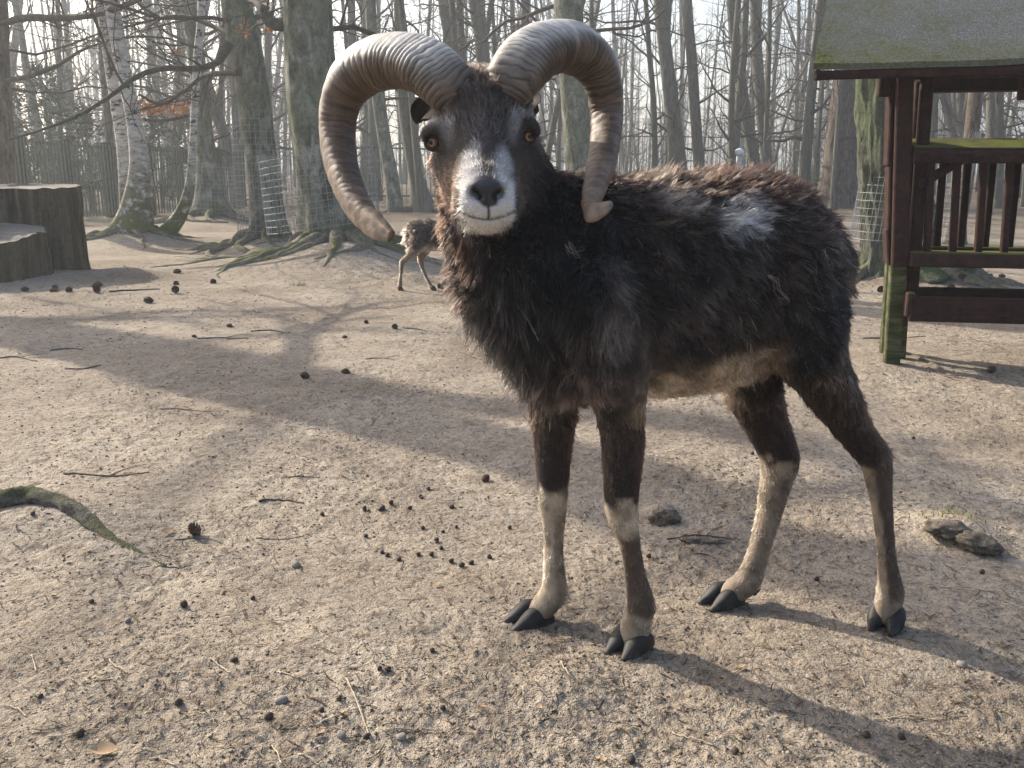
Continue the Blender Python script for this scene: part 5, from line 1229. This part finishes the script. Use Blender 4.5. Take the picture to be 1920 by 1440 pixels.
# hooves
k = NT('hoof_horn'); v = k.coord(); ho = k.noise(k.coord((1, 1, 5)), 40, 5)
dz = k.node('ShaderNodeSeparateXYZ', {'Vector': v}).outputs['Z']
hcol = k.mix(k.math('MULTIPLY', k.mapr(dz, 0.0, 0.018, 0.4, 0.03), k.mapr(k.noise(v, 90, 5), 0.42, 0.66)), k.ramp(ho, [(0.3, (0.006, 0.0058, 0.006)), (0.7, (0.016, 0.0152, 0.0152))]), (0.20, 0.165, 0.125))
hoof_m = k.done(hcol, 0.6, k.bump(ho, 0.5, 0.0015), 0.35)
def hoof(px, py, Y, yaw, ln, wd=0.034, ht=0.040):
    """two claws, tip pointing along yaw (0 = towards -BU)"""
    base = P(px, py, Y); base[2] = 0
    ang = math.atan2(-BU[1], -BU[0]) + yaw; f = np.array((math.cos(ang), math.sin(ang), 0)); l = np.array((-f[1], f[0], 0))
    h = empty('hoof', base - RAM0); h.parent = ram
    for sd in (-1, 1):
        ff = f * math.cos(0.06 * sd) + l * math.sin(0.06 * sd); ll = np.array((-ff[1], ff[0], 0)); V = []; M, n = 12, 14
        for i in range(M):
            t = i / (M - 1); x = (-0.34 + 0.98 * t) * ln
            top = ht * (0.78 + 0.5 * t * (1 - t)) * (1 - sstep(0.35, 1.15, t)) + 0.006
            if t < 0.15: top *= 0.72 + 0.28 * t / 0.15
            w_ = wd * 0.5 * (0.80 + 0.9 * t * (1 - t)) * (1 - 0.62 * sstep(0.55, 1.03, t))
            mid = sd * (0.0172 - 0.002 * t)
            for j in range(n):
                a = 2 * math.pi * j / n; cx = math.copysign(abs(math.cos(a)) ** 0.75, math.cos(a)); cy = math.copysign(abs(math.sin(a)) ** 0.75, math.sin(a))
                V.append(ff * x + ll * (mid + cx * w_ * (1 - 0.18 * (cy + 1) / 2)) + np.array((0, 0, -0.003 + (cy + 1) / 2 * top)))
        F = [(i * n + j, i * n + (j + 1) % n, (i + 1) * n + (j + 1) % n, (i + 1) * n + j) for i in range(M - 1) for j in range(n)] + [tuple(range(n)), tuple((M - 1) * n + j for j in range(n))]
        me = mesh_np('claw', V, F, hoof_m)
        bm = bmesh.new(); bm.from_mesh(me); bmesh.ops.recalc_face_normals(bm, faces=bm.faces); bm.to_mesh(me); bm.free()
        obj('claw', me, h)
hoof(1184, 1214, 1.517, 0.55, 0.084, 0.037, 0.043); hoof(998, 1168, 1.613, 0.22, 0.090, 0.036, 0.040); hoof(1662, 1170, 1.606, 0.68, 0.068, 0.034, 0.042); hoof(1358, 1132, 1.695, 0.2, 0.080, 0.034, 0.037)
def dewclaw(px, py, Y, r):
    V, F = cap(np.array((0, 0, 0.0)), np.array((0.3, 0.2, -1.0)), 1.0, math.pi * 0.99)
    V = np.array(V) * np.array((r * 0.8, r * 0.8, r * 1.5)); obj('dewclaw', mesh_np('dewclaw', V, F, hoof_m), ram, P(px, py, Y) - RAM0)
for q in ((1055, 1120, 1.63, 0.0105), (1058, 1117, 1.64, 0.009), (1221, 1142, 1.535, 0.0105), (1214, 1146, 1.545, 0.009), (1688, 1114, 1.622, 0.0105), (1682, 1117, 1.632, 0.009), (1415, 1103, 1.705, 0.0105), (1420, 1100, 1.715, 0.009)): dewclaw(*q)
# loose wisps of moulting wool
wis_m = simple('loose_wool', [(0.3, (0.20, 0.16, 0.13)), (0.7, (0.36, 0.31, 0.27))], 40, rough=0.9, bump=0)
def wisp(pts, off):
    mb = MB(); rg = np.random.default_rng(len(pts) + int(pts[0][0]))
    A = spline([body_pt(x, y, off) for x, y in pts], 26)
    for q in range(4):
        B = A + rg.normal(size=3) * 0.0018 + np.cumsum(rg.normal(size=A.shape) * 0.0007, 0); mb.tube(B - RAM0, 0.00032, 4)
    mb.build('wool_wisp', wis_m, ram)
wisp([(1318, 612), (1321, 640), (1319, 662), (1324, 684)], 0.168); wisp([(1345, 495), (1358, 505), (1365, 522), (1381, 538)], 0.176)
wisp([(1445, 455), (1450, 472), (1452, 486)], 0.165); wisp([(1025, 445), (1032, 462), (1048, 474)], 0.115); wisp([(1018, 452), (1034, 470), (1046, 470)], 0.118)
# ================================================================ small deer behind the ram
R = SDF(); DY = 6.5
def dc(nodes, k=0.008): return R.chain([(x, y, DY + dy, r) for x, y, dy, r in nodes], k)
R.ell(P(800, 442, DY), (0.135, 0.095, 0.105), None, 0.05); R.ell(P(850, 446, DY), (0.16, 0.10, 0.104), None, 0.05); R.ell(P(893, 447, DY), (0.12, 0.095, 0.115), None, 0.05)
R.ell(P(779, 443, DY), (0.068, 0.078, 0.092), None, 0.05)
dc([(765, 428, 0, 5), (761, 436, 0, 5), (763, 446, 0, 4)])
dc([(785, 452, -0.06, 17), (777, 470, -0.06, 11), (765, 483, -0.06, 6.5), (754, 491, -0.06, 4.6), (753, 505, -0.06, 3.2), (751, 522, -0.06, 2.8), (750, 531, -0.06, 3.4), (750, 537, -0.06, 4)])
dc([(800, 455, 0.05, 16), (793, 472, 0.03, 10), (789, 488, 0.02, 5.5), (793, 505, 0.0, 3.4), (801, 523, -0.02, 2.8), (806, 533, -0.04, 3.4), (810, 541, -0.06, 4)])
dc([(900, 455, -0.06, 16), (902, 480, -0.06, 9), (900, 502, -0.06, 5), (898, 530, -0.06, 4), (899, 541, -0.06, 4)])
dc([(890, 455, 0.06, 16), (880, 480, 0.06, 9), (866, 500, 0.06, 5), (846, 520, 0.06, 4), (832, 529, 0.05, 4.2), (826, 535, 0.05, 4)])
dc([(905, 440, 0, 22), (928, 462, 0, 14), (944, 490, 0, 11), (952, 508, 0, 11)], 0.03); dc([(950, 506, 0, 11), (956, 522, 0, 8), (960, 534, 0, 6)])
lo_ = P(740, 540, DY); xs = np.arange(lo_[0] - 0.05, P(980, 500, DY)[0] + 0.06, 0.009); ys = np.arange(DY - 0.2, DY + 0.22, 0.009); zs = np.arange(-0.02, 0.62, 0.009)
DV, DQ = surface_nets(R.grid(xs, ys, zs), xs, ys, zs); DV = lap_smooth(DV, DQ, 2, 0.5)
dtri = np.concatenate([DQ[:, [0, 1, 2]], DQ[:, [0, 2, 3]]]); DN = vnormals(DV, dtri)
def deer_coat(X, N):
    n = len(X); z = X[:, 2]; n2 = noise3(X[:, 0] * 30, X[:, 1] * 30, X[:, 2] * 30); n3 = noise3(X[:, 0] * 70, X[:, 1] * 70, X[:, 2] * 30)
    col = np.tile(np.array((0.034, 0.024, 0.019)), (n, 1)) * (1 + 1.6 * n3 + 0.7 * n2)[:, None].clip(0.3, 3)
    w_ = sstep(0.3, 0.25, z)[:, None]; col = col * (1 - w_) + np.array((0.19, 0.13, 0.09)) * w_ * (1 + 0.3 * n2)[:, None]
    w_ = (sstep(-0.3, -0.7, N[:, 2]) * (z > 0.2))[:, None]; col = col * (1 - w_) + np.array((0.30, 0.24, 0.19)) * w_
    w_ = ((X[:, 0] < P(764, 440, DY)[0]) & (z > 0.34))[:, None] * 0.4; col = col * (1 - w_) + np.array((0.4, 0.35, 0.3)) * w_
    L = np.where(z > 0.27, 0.022, 0.006); fl = np.tile(np.array((-0.6, 0, -0.6)), (n, 1))
    return np.clip(col, 0.005, 0.9), L, np.full(n, 0.35), fl
deer = empty('young_deer', (P(840, 440, DY)[0], DY, 0)); tag(deer, 'small grey-brown deer with pale thin legs grazing behind the ram', 'deer'); D0 = np.array(deer.location)
cD, LD, _, _ = deer_coat(DV, DN); me = mesh_np('body', DV - D0, DQ, ram_skin); set_coat(me, cD, np.ones(len(DV))); obj('body', me, deer)
X_, N_ = sample_surface(DV, dtri, DN, 26000, None, 8); c_, l_, li_, f_ = deer_coat(X_, N_)
fo = fur_object('fur', deer, X_, N_, c_, l_, li_, f_, ram_fur, 4, 0.0011, 9); fo.location = tuple(-D0)
for px, py, dy in ((750, 541, -0.06), (812, 546, -0.07), (899, 546, -0.06), (824, 539, 0.05)):
    p = P(px, py, DY + dy); p[2] = float(gz(p[0], p[1])); mb = MB(); mb.tube(np.array([(-0.006, 0, 0.035), (0, 0, 0.02), (0.010, 0, 0.0), (0.012, 0, -0.008)]) + p - D0, (0.013, 0.017, 0.019, 0.016), 8); mb.build('hoof', hoof_m, deer)
# ================================================================ litter on the dirt
def gp(px, py, it=3):
    x, y = G(px, py)
    for _ in range(it):
        z = float(gzd(np.array([x]), np.array([y]))[0]); r = ray(px, py); t = (z - CAMH) / r[2]; x, y = r[0] * t, r[1] * t
    return np.array((x, y, z))
CONE = simple('pine_cone', [(0.3, (0.05, 0.030, 0.022)), (0.7, (0.13, 0.085, 0.062))], 60, bump=0.4, bdist=0.002)
STICK = simple('dry_stick', [(0.3, (0.06, 0.042, 0.032)), (0.7, (0.15, 0.115, 0.09))], 40, bump=0.5, bdist=0.002)
STRAW = simple('straw', [(0.3, (0.34, 0.27, 0.18)), (0.7, (0.52, 0.44, 0.32))], 30, bump=0)
DUNG = simple('dropping', [(0.3, (0.035, 0.026, 0.021)), (0.7, (0.075, 0.056, 0.044))], 80, bump=0.3, bdist=0.001, rough=0.7)
STONE = simple('pebble', [(0.3, (0.15, 0.13, 0.115)), (0.7, (0.28, 0.255, 0.23))], 30, bump=0.3, bdist=0.002)
def cone_mesh(seed):
    rg = np.random.default_rng(seed); mb = MB(); n = 62; ga = 2.39996
    mb.tube([(0, 0, 0), (0, 0, 0.010), (0, 0, 0.024), (0, 0, 0.034), (0, 0, 0.038)], (0.006, 0.010, 0.010, 0.006, 0.002), 8)
    for i in range(n):
        f = i / n; a = i * ga; z = 0.002 + 0.034 * f; R_ = 0.018 * math.sin(math.pi * (0.16 + 0.78 * f)) ** 0.8
        o = np.array((math.cos(a), math.sin(a), 0)); l = np.array((-o[1], o[0], 0)); up = np.array((0, 0, 1.0)); w_ = 0.0052 * (1.15 - 0.7 * f)
        b = o * R_ * 0.35 + up * z; tip = o * R_ + up * (z + 0.004 + 0.006 * f)
        mb.add([b - l * w_ * 0.5, b + l * w_ * 0.5, tip + l * w_, tip - l * w_, tip + up * 0.003 + o * 0.001], [(0, 1, 2, 3), (3, 2, 4), (0, 3, 4), (1, 4, 2)])
    return mesh_np('pine_cone', np.array(mb.V) * 1.0, mb.F, CONE, False)
cms = [cone_mesh(i) for i in range(2)]
rg = np.random.default_rng(42)
CONES = [(580, 710), (651, 633), (690, 606), (425, 613), (374, 1008), (745, 616), (330, 549), (334, 533), (124, 548), (108, 543), (93, 547), (175, 536), (186, 549), (340, 512), (397, 531), (288, 568), (172, 540), (905, 905), (1850, 700), (1790, 540), (1795, 522), (1858, 524), (1885, 521), (1835, 510), (1750, 560), (1650, 545), (640, 700), (360, 632), (55, 545)]
for i, (x, y) in enumerate(CONES):
    p = gp(x, y); s = rg.uniform(0.6, 0.9) if y > 600 else rg.uniform(1.0, 1.45)
    o = obj('pine_cone', cms[i % 2]); o.location = (p[0], p[1], p[2] + 0.011 * s); o.rotation_euler = (rg.uniform(1.0, 2.0), rg.uniform(-0.3, 0.3), rg.uniform(0, 6.3)); o.scale = (s,) * 3
    if i == 0: lab = ('open pine cone lying alone in the shaded strip of dirt', None)
    elif i == 4: lab = ('round brown cone lying across a thin twig near the mossy root', None)
    else: lab = ('small brown pine cone lying on the trampled dirt', 'pine cones on the dirt')
    tag(o, lab[0], 'pine cone', lab[1])
STICKS = [((120, 888), (200, 894), (280, 886), 4.5), ((205, 548), (250, 545), (300, 543), 4), ((1215, 975), (1240, 962), (1262, 958), 4), ((370, 636), (420, 634), (465, 636), 3.2), ((470, 622), (510, 620), (545, 627), 3.2),
          ((122, 692), (155, 692), (190, 685), 3.5), ((0, 672), (35, 670), (70, 678), 3.5), ((95, 658), (130, 654), (155, 656), 2.8), ((485, 942), (525, 939), (570, 944), 4.5), ((527, 897), (555, 893), (600, 896), 2.6),
          ((290, 1064), (325, 1064), (358, 1060), 2.6), ((330, 1012), (372, 1010), (415, 1016), 2.2), ((480, 1010), (530, 1012), (590, 1000), 2.0), ((430, 960), (470, 990), (500, 1010), 1.4), ((1660, 635), (1620, 634), (1735, 631), 2.5),
          ((1740, 690), (1770, 705), (1800, 715), 3), ((755, 615), (785, 618), (800, 622), 3), ((860, 660), (880, 668), (905, 676), 2), ((685, 674), (720, 672), (740, 675), 2), ((300, 768), (360, 770), (400, 778), 2.0), ((345, 762), (380, 772), (430, 770), 1.8),
          ((1250, 1012), (1320, 1005), (1375, 1012), 4), ((1465, 775), (1475, 762), (1490, 770), 2.4)]
for i, (a, b, c, r) in enumerate(STICKS):
    pa = [gp(*q) for q in (a, b, c)]; A = spline(pa, 18); rr = px2m(r / 2, *b, pa[1][1]); A[:, 2] = gzd(A[:, 0], A[:, 1]) + rr * 0.6; c0 = A.mean(0)
    mb = MB(); sd = 900 + i; mb.tube(A - c0, rr * (1 - 0.55 * np.linspace(0, 1, 18)), 7, True, lambda th, q: 1 + 0.3 * noise2(np.cos(th) + q * 0.4, np.sin(th), sd))
    if i % 3 == 0:
        g_ = np.random.default_rng(sd); p = A[9] - c0; d = A[10] - A[9]; d /= np.linalg.norm(d); s_ = np.array((-d[1], d[0], 0.25)); mb.tube([p, p + (d + s_) * rr * 9, p + (d * 1.6 + s_) * rr * 16], (rr * 0.6, rr * 0.4, rr * 0.2), 5)
    o = mb.build('twig', STICK, None, True, c0)
    if i == 0: tag(o, 'long dark stick lying flat on the open dirt, above the mossy root', 'twig')
    elif i == 1: tag(o, 'dark stick lying near the foot of the stumps', 'twig')
    else: tag(o, 'thin dry twig lying on the trampled dirt', 'twig', 'twigs on the dirt')
# long straws
STR = [((395, 1236), (415, 1255), (432, 1264)), ((650, 1275), (665, 1310), (695, 1385)), ((580, 1362), (630, 1345), (675, 1330)), ((510, 1400), (520, 1415), (528, 1435)), ((245, 1030), (250, 1040), (250, 1050)), ((90, 1383), (150, 1372), (190, 1368)), ((60, 1230), (65, 1248), (68, 1260)), ((20, 1325), (35, 1333), (50, 1345)), ((1050, 1240), (1062, 1262), (1075, 1275)), ((1640, 1350), (1700, 1345), (1760, 1352)), ((740, 1365), (790, 1368), (830, 1374)), ((560, 1416), (580, 1425), (600, 1438)), ((280, 1425), (300, 1428), (330, 1438)), ((1260, 1375), (1300, 1388), (1340, 1400)), ((205, 1240), (225, 1255), (240, 1263)), ((520, 1260), (550, 1268), (575, 1276)), ((800, 1075), (840, 1076), (850, 1082)), ((1740, 1100), (1800, 1103), (1860, 1110))]
for i, (a, b, c) in enumerate(STR):
    A = spline([gp(*q) for q in (a, b, c)], 12); A[:, 2] = gzd(A[:, 0], A[:, 1]) + 0.002; A[5:9, 2] += 0.003; c0 = A.mean(0); mb = MB(); mb.tube(A - c0, 0.0011, 5)
    tag(mb.build('straw', STRAW, None, True, c0), 'pale straw stalk lying on the near dirt', 'straw', 'straw stalks on the near dirt')
# pebbles and round droppings, single
def blob(seed, mat, name, flat=0.75):
    bm = bmesh.new(); bmesh.ops.create_icosphere(bm, subdivisions=2, radius=1); V = np.array([v.co[:] for v in bm.verts]); F = [tuple(v.index for v in f.verts) for f in bm.faces]; bm.free()
    V = V * (1 + 0.35 * noise3(V[:, 0] * 1.3 + seed, V[:, 1] * 1.3, V[:, 2] * 1.3))[:, None] * np.array((1, 0.85, flat)); return mesh_np(name, V, F, mat)
dm = [blob(i, DUNG, 'dropping', 0.85) for i in range(4)]; pm = [blob(20 + i, STONE, 'pebble', 0.6) for i in range(3)]
for x, y, s in ((528, 1317, 0.011), (1802, 1248, 0.009), (1805, 1250, 0.007), (752, 1385, 0.009), (555, 1062, 0.012), (640, 1380, 0.008), (240, 1165, 0.007)):
    p = gp(x, y); o = obj('pebble', pm[x % 3]); o.location = (*p[:2], p[2] + s * 0.35); o.scale = (s,) * 3; o.rotation_euler = (0, 0, x); tag(o, 'small pale pebble lying on the near dirt', 'pebble', 'pebbles on the near dirt')
rg = np.random.default_rng(51); DR = [(1625, 1382), (1690, 1385), (688, 1385), (335, 1320), (150, 1379), (345, 1137), (440, 1240), (728, 1258), (712, 1256), (505, 1348), (810, 1222), (830, 1330)]
for q in range(24): DR.append((rg.normal(820, 90), rg.normal(980, 40)))
for q in range(16): DR.append((rg.uniform(20, 1900), rg.uniform(760, 1430)))
for i, (x, y) in enumerate(DR):
    p = gp(x, y); s = rg.uniform(0.0045, 0.0075) * (1.1 if i < 12 else 1); o = obj('dropping', dm[i % 4]); o.location = (*p[:2], p[2] + s * 0.6); o.scale = (s,) * 3; o.rotation_euler = tuple(rg.uniform(0, 6, 3))
    tag(o, *(('small round dark dropping in the loose cluster before the ram\'s front legs', 'dropping', 'droppings clustered before the ram') if 12 <= i < 36 else ('single round dark dropping lying apart on the dirt', 'dropping', 'scattered droppings on the dirt')))
# crumbs of earth, needles and bits of litter: nobody could count them
def crumbs(n, name, label, mat, smin_, smax, rmin, rmax, seed, flat=0.7, edge=0.62):
    rg = np.random.default_rng(seed); r = np.exp(rg.uniform(math.log(rmin), math.log(rmax), n)); a = rg.uniform(-edge, edge, n); x, y = r * np.sin(a), r * np.cos(a)
    keepm = noise2(x * 1.7, y * 1.7, 5) + 0.5 * noise2(x * 6, y * 6, 6) + rg.random(n) * 0.9 > 0.30; x, y, r = x[keepm], y[keepm], r[keepm]; n = len(x); z = gzd(x, y)
    s = smin_ * (smax / smin_) ** (rg.random(n) ** 2.2) * (0.75 + 0.22 * r).clip(0.9, 2.2)
    O = np.array([(1, 0, 0), (0, 1, 0), (-1, 0, 0), (0, -1, 0), (0, 0, 1), (0, 0, -1)], float); Fo = np.array([(0, 1, 4), (1, 2, 4), (2, 3, 4), (3, 0, 4), (1, 0, 5), (2, 1, 5), (3, 2, 5), (0, 3, 5)])
    Vv = O[None] * (s[:, None] * rg.uniform(0.6, 1.3, (n, 6)))[:, :, None] + rg.normal(size=(n, 6, 3)) * (s * 0.18)[:, None, None]; Vv[:, :, 2] *= flat
    th = rg.uniform(0, 6.28, n); cx, sx = np.cos(th)[:, None], np.sin(th)[:, None]; X0 = Vv[:, :, 0] * cx - Vv[:, :, 1] * sx; Y0 = Vv[:, :, 0] * sx + Vv[:, :, 1] * cx
    Vv = np.stack([X0 + x[:, None], Y0 + y[:, None], Vv[:, :, 2] + (z + s * 0.25)[:, None]], -1).reshape(-1, 3)
    Fv = (Fo[None] + 6 * np.arange(n)[:, None, None]).reshape(-1, 3)
    o = obj(name, mesh_np(name, Vv, Fv, mat, True)); tag(o, label, kind='stuff')
k = NT('earth_crumb'); ri = k.node('ShaderNodeNewGeometry').outputs['Random Per Island']
CR = k.done(k.ramp(ri, [(0.0, (0.085, 0.062, 0.045)), (0.4, (0.185, 0.148, 0.112)), (0.8, (0.27, 0.225, 0.175)), (1.0, (0.35, 0.30, 0.245))]), 0.95, None, 0.1)
k = NT('litter_bit'); ri = k.node('ShaderNodeNewGeometry').outputs['Random Per Island']
LB = k.done(k.ramp(ri, [(0.0, (0.035, 0.025, 0.019)), (0.5, (0.085, 0.06, 0.042)), (0.88, (0.17, 0.13, 0.09)), (1.0, (0.42, 0.35, 0.25))]), 0.9, None, 0.1)
crumbs(70000, 'earth_crumbs', 'crumbs of dry earth scattered over the dirt', CR, 0.0008, 0.0040, 0.75, 9.0, 61, 0.5)
rg = np.random.default_rng(62); n = 14000; r = np.exp(rg.uniform(math.log(0.75), math.log(9.5), n)); a = rg.uniform(-0.62, 0.62, n); x, y = r * np.sin(a), r * np.cos(a)
L = rg.uniform(0.006, 0.026, n) * (1 + 0.15 * r); th = rg.uniform(0, 6.28, n); dx, dy = np.cos(th) * L / 2, np.sin(th) * L / 2; wd = rg.uniform(0.0004, 0.0009, n) * (1 + 0.18 * r); bend = rg.normal(size=n) * 0.2
Vv = []; Tt = (-1, 0, 1)
for t in Tt:
    for s_ in (-1, 1):
        X0 = x + dx * t + (-dy) * bend * (1 - abs(t)) + -np.sin(th) * wd * s_; Y0 = y + dy * t + dx * bend * (1 - abs(t)) + np.cos(th) * wd * s_
        Vv.append(np.stack([X0, Y0, gzd(X0, Y0) + 0.0022 + 0.0015 * (t == 1) * rg.random(n)], -1))
Vv = np.stack(Vv, 1).reshape(-1, 3); Fv = (np.array([(0, 2, 3, 1), (2, 4, 5, 3)])[None] + 6 * np.arange(n)[:, None, None]).reshape(-1, 4)
tag(obj('needle_litter', mesh_np('needle_litter', Vv, Fv, LB, False)), 'fallen needles, stalks and bits of litter strewn over the dirt', kind='stuff')
# big surface root at the left, and dead leaves
ROOTB = simple('dusty_root', [(0.34, (0.10, 0.080, 0.060)), (0.66, (0.25, 0.212, 0.168))], 60, bump=1.0, bdist=0.012)
ROOTM = bark('half_mossy_root', [(0.34, (0.06, 0.052, 0.04)), (0.52, (0.15, 0.135, 0.11)), (0.7, (0.26, 0.235, 0.195))], 40, (1, 1, 1), 1.0, 0.02, (0.10, 0.115, 0.035), (0.66, 1.0))
def ground_root(nodes, label, sd, moss=True):
    A = []
    for x, y, r in nodes:
        p = G(x, y); A.append((*p, 0.0, px2m(r, x, y, p[1])))
    A = spline(A, 60); A[:, 2] = gz(A[:, 0], A[:, 1]) + A[:, 3] * np.linspace(0.62, -0.9, 60); c0 = A[:, :3].mean(0); mb = MB()
    mb.tube(A[:, :3] - c0, A[:, 3], 16, True, lambda th, i: 1 + 0.35 * noise2(np.cos(th) * 1.2 + i * 0.22, np.sin(th) * 1.2, sd) + 0.30 * noise2(np.cos(th) * 3 + i * 0.6, np.sin(th) * 3, sd + 1))
    tag(mb.build('tree_root', (moss if moss is not True else MOSSROOT) if moss else ROOTB, None, True, c0), label, 'tree root')
ground_root([(-60, 968, 20), (0, 972, 20), (60, 972, 19), (120, 980, 18), (165, 996, 16), (215, 1020, 12), (265, 1044, 8), (310, 1066, 4)], 'thick mossy root snaking out of the near dirt at the left', 71, ROOTM)
def clod(px, py, size, sd, label, mat=None):
    p = gp(px, py); bm = bmesh.new(); bmesh.ops.create_icosphere(bm, subdivisions=4, radius=1); V = np.array([v.co[:] for v in bm.verts]); F = [tuple(v.index for v in f.verts) for f in bm.faces]; bm.free()
    V = V * (1 + 0.35 * noise3(V[:, 0] * 1.4 + sd, V[:, 1] * 1.4, V[:, 2] * 1.4) + 0.22 * noise3(V[:, 0] * 4 + sd, V[:, 1] * 4, V[:, 2] * 4) + 0.10 * noise3(V[:, 0] * 10 + sd, V[:, 1] * 10, V[:, 2] * 10))[:, None] * np.array(size)
    o = obj('root_stub', mesh_np('root_stub', V, F, mat or ROOTB), None, p - np.array((0, 0, size[2] * 0.45))); o.rotation_euler = (0, 0.1, sd); tag(o, label, 'root stub')
clod(1246, 964, (0.040, 0.024, 0.022), 0.3, 'small knobby root stub poking up between the ram\'s legs')
clod(1775, 985, (0.055, 0.04, 0.018), 0.5, 'low grassy root hump behind the ram\'s hind leg')
clod(1835, 1010, (0.050, 0.035, 0.020), -0.4, 'bare grey root hump beside the grassy one behind the ram')
clod(1320, 1012, (0.060, 0.014, 0.008), 0.15, 'flat sliver of root lying between the ram\'s front and hind legs')
ground_root([(1640, 640, 2), (1745, 690, 4), (1790, 712, 5), (1850, 716, 3)], 'thin root running past the hay rack\'s green leg', 77, False)
LEAF = simple('dead_leaf', [(0.3, (0.22, 0.14, 0.075)), (0.7, (0.45, 0.34, 0.22))], 30, bump=0.2)
def leaf(px, py, L, yaw, mat, label, curl=0.25, group=None):
    n = 9; V = []; F = []
    for i in range(n):
        t = i / (n - 1); w_ = 0.34 * L * math.sin(math.pi * t) ** 0.8
        for s_ in (-1, 0, 1): V.append((L * (t - 0.5), w_ * s_, L * curl * (2 * t - 1) ** 2 * 0.4 + abs(s_) * w_ * 0.45))
    F = [(i * 3 + j, i * 3 + j + 1, (i + 1) * 3 + j + 1, (i + 1) * 3 + j) for i in range(n - 1) for j in range(2)]
    V = np.array(V); V2 = V.copy(); V2[:, 2] += 0.0006; nn_ = len(V); F = F + [tuple(q + nn_ for q in f[::-1]) for f in F]
    p = gp(px, py); o = obj('fallen_leaf', mesh_np('fallen_leaf', np.vstack([V, V2]), F, mat)); o.location = (*p[:2], p[2] + 0.004); o.rotation_euler = (0.1, 0.1, yaw); tag(o, label, 'leaf', group)
leaf(316, 1000, 0.035, 0.6, LEAF, 'curled tan leaf lying beside the end of the mossy root')
leaf(195, 1414, 0.040, 0.1, LEAF, 'pale dead leaf lying flat on the nearest dirt')
for q in ((860, 950), (1130, 1430), (600, 1378), (1010, 1330), (905, 1330), (640, 1340), (100, 1120), (1520, 1050), (1415, 1085), (1290, 1030), (1390, 1255), (820, 1100)):
    leaf(*q, rg.uniform(0.012, 0.02), rg.uniform(0, 6), LEAF, 'tiny brown scrap of leaf lying on the dirt', 0.3, 'leaf scraps on the dirt')
GRASS = simple('grass_blade', [(0.3, (0.10, 0.13, 0.03)), (0.7, (0.22, 0.24, 0.08))], 10, bump=0)
def tuft(px, py, n, h, label, sd):
    g_ = np.random.default_rng(sd); p0 = gp(px, py); V = []; F = []
    for q in range(n):
        x, y = p0[0] + g_.normal() * 0.04, p0[1] + g_.normal() * 0.03; z = float(gzd(np.array([x]), np.array([y]))[0]); d = g_.normal(size=2) * 0.5; hh = h * g_.uniform(0.5, 1.2); w_ = 0.0013
        for i in range(4):
            t = i / 3; c = np.array((x + d[0] * hh * t * t, y + d[1] * hh * t * t, z - 0.004 + hh * t * (1 - 0.3 * t))); s_ = np.array((d[1], -d[0], 0)) / (np.linalg.norm(d) + 1e-6) * w_ * (1.05 - t); V += [c - s_ - p0, c + s_ - p0]
        n0 = len(V) - 8; F += [(n0 + 2 * i, n0 + 2 * i + 1, n0 + 2 * i + 3, n0 + 2 * i + 2) for i in range(3)]
    o = obj('grass_tuft', mesh_np('grass_tuft', V, F, GRASS, False), None, p0); tag(o, label, 'grass tuft')
tuft(1775, 965, 70, 0.028, 'short grass tuft on the root hump behind the ram', 81); tuft(320, 1010, 40, 0.012, 'sparse green blades at the end of the mossy root', 82); tuft(560, 512, 60, 0.05, 'small green tuft among the beech roots', 83); tuft(1392, 1250, 14, 0.012, 'tiny grass sprig in front of the ram\'s hind hoof', 84); tuft(655, 1345, 20, 0.012, 'few green blades on the near dirt by a long straw', 85)
# ================================================================ hazy spring air
k = NT('haze'); pv = k.node('ShaderNodeVolumePrincipled', {'Color': (0.88, 0.94, 1.0, 1), 'Density': 0.0045, 'Anisotropy': 0.35})
k.t.links.new(pv.outputs[0], k.out.inputs['Volume'])
mb = MB(); mb.box((0, 60, 8.5), (340, 300, 20.5)); hz = mb.build('haze', k.m, None, False); tag(hz, 'thin bright haze hanging in the wood', kind='stuff')
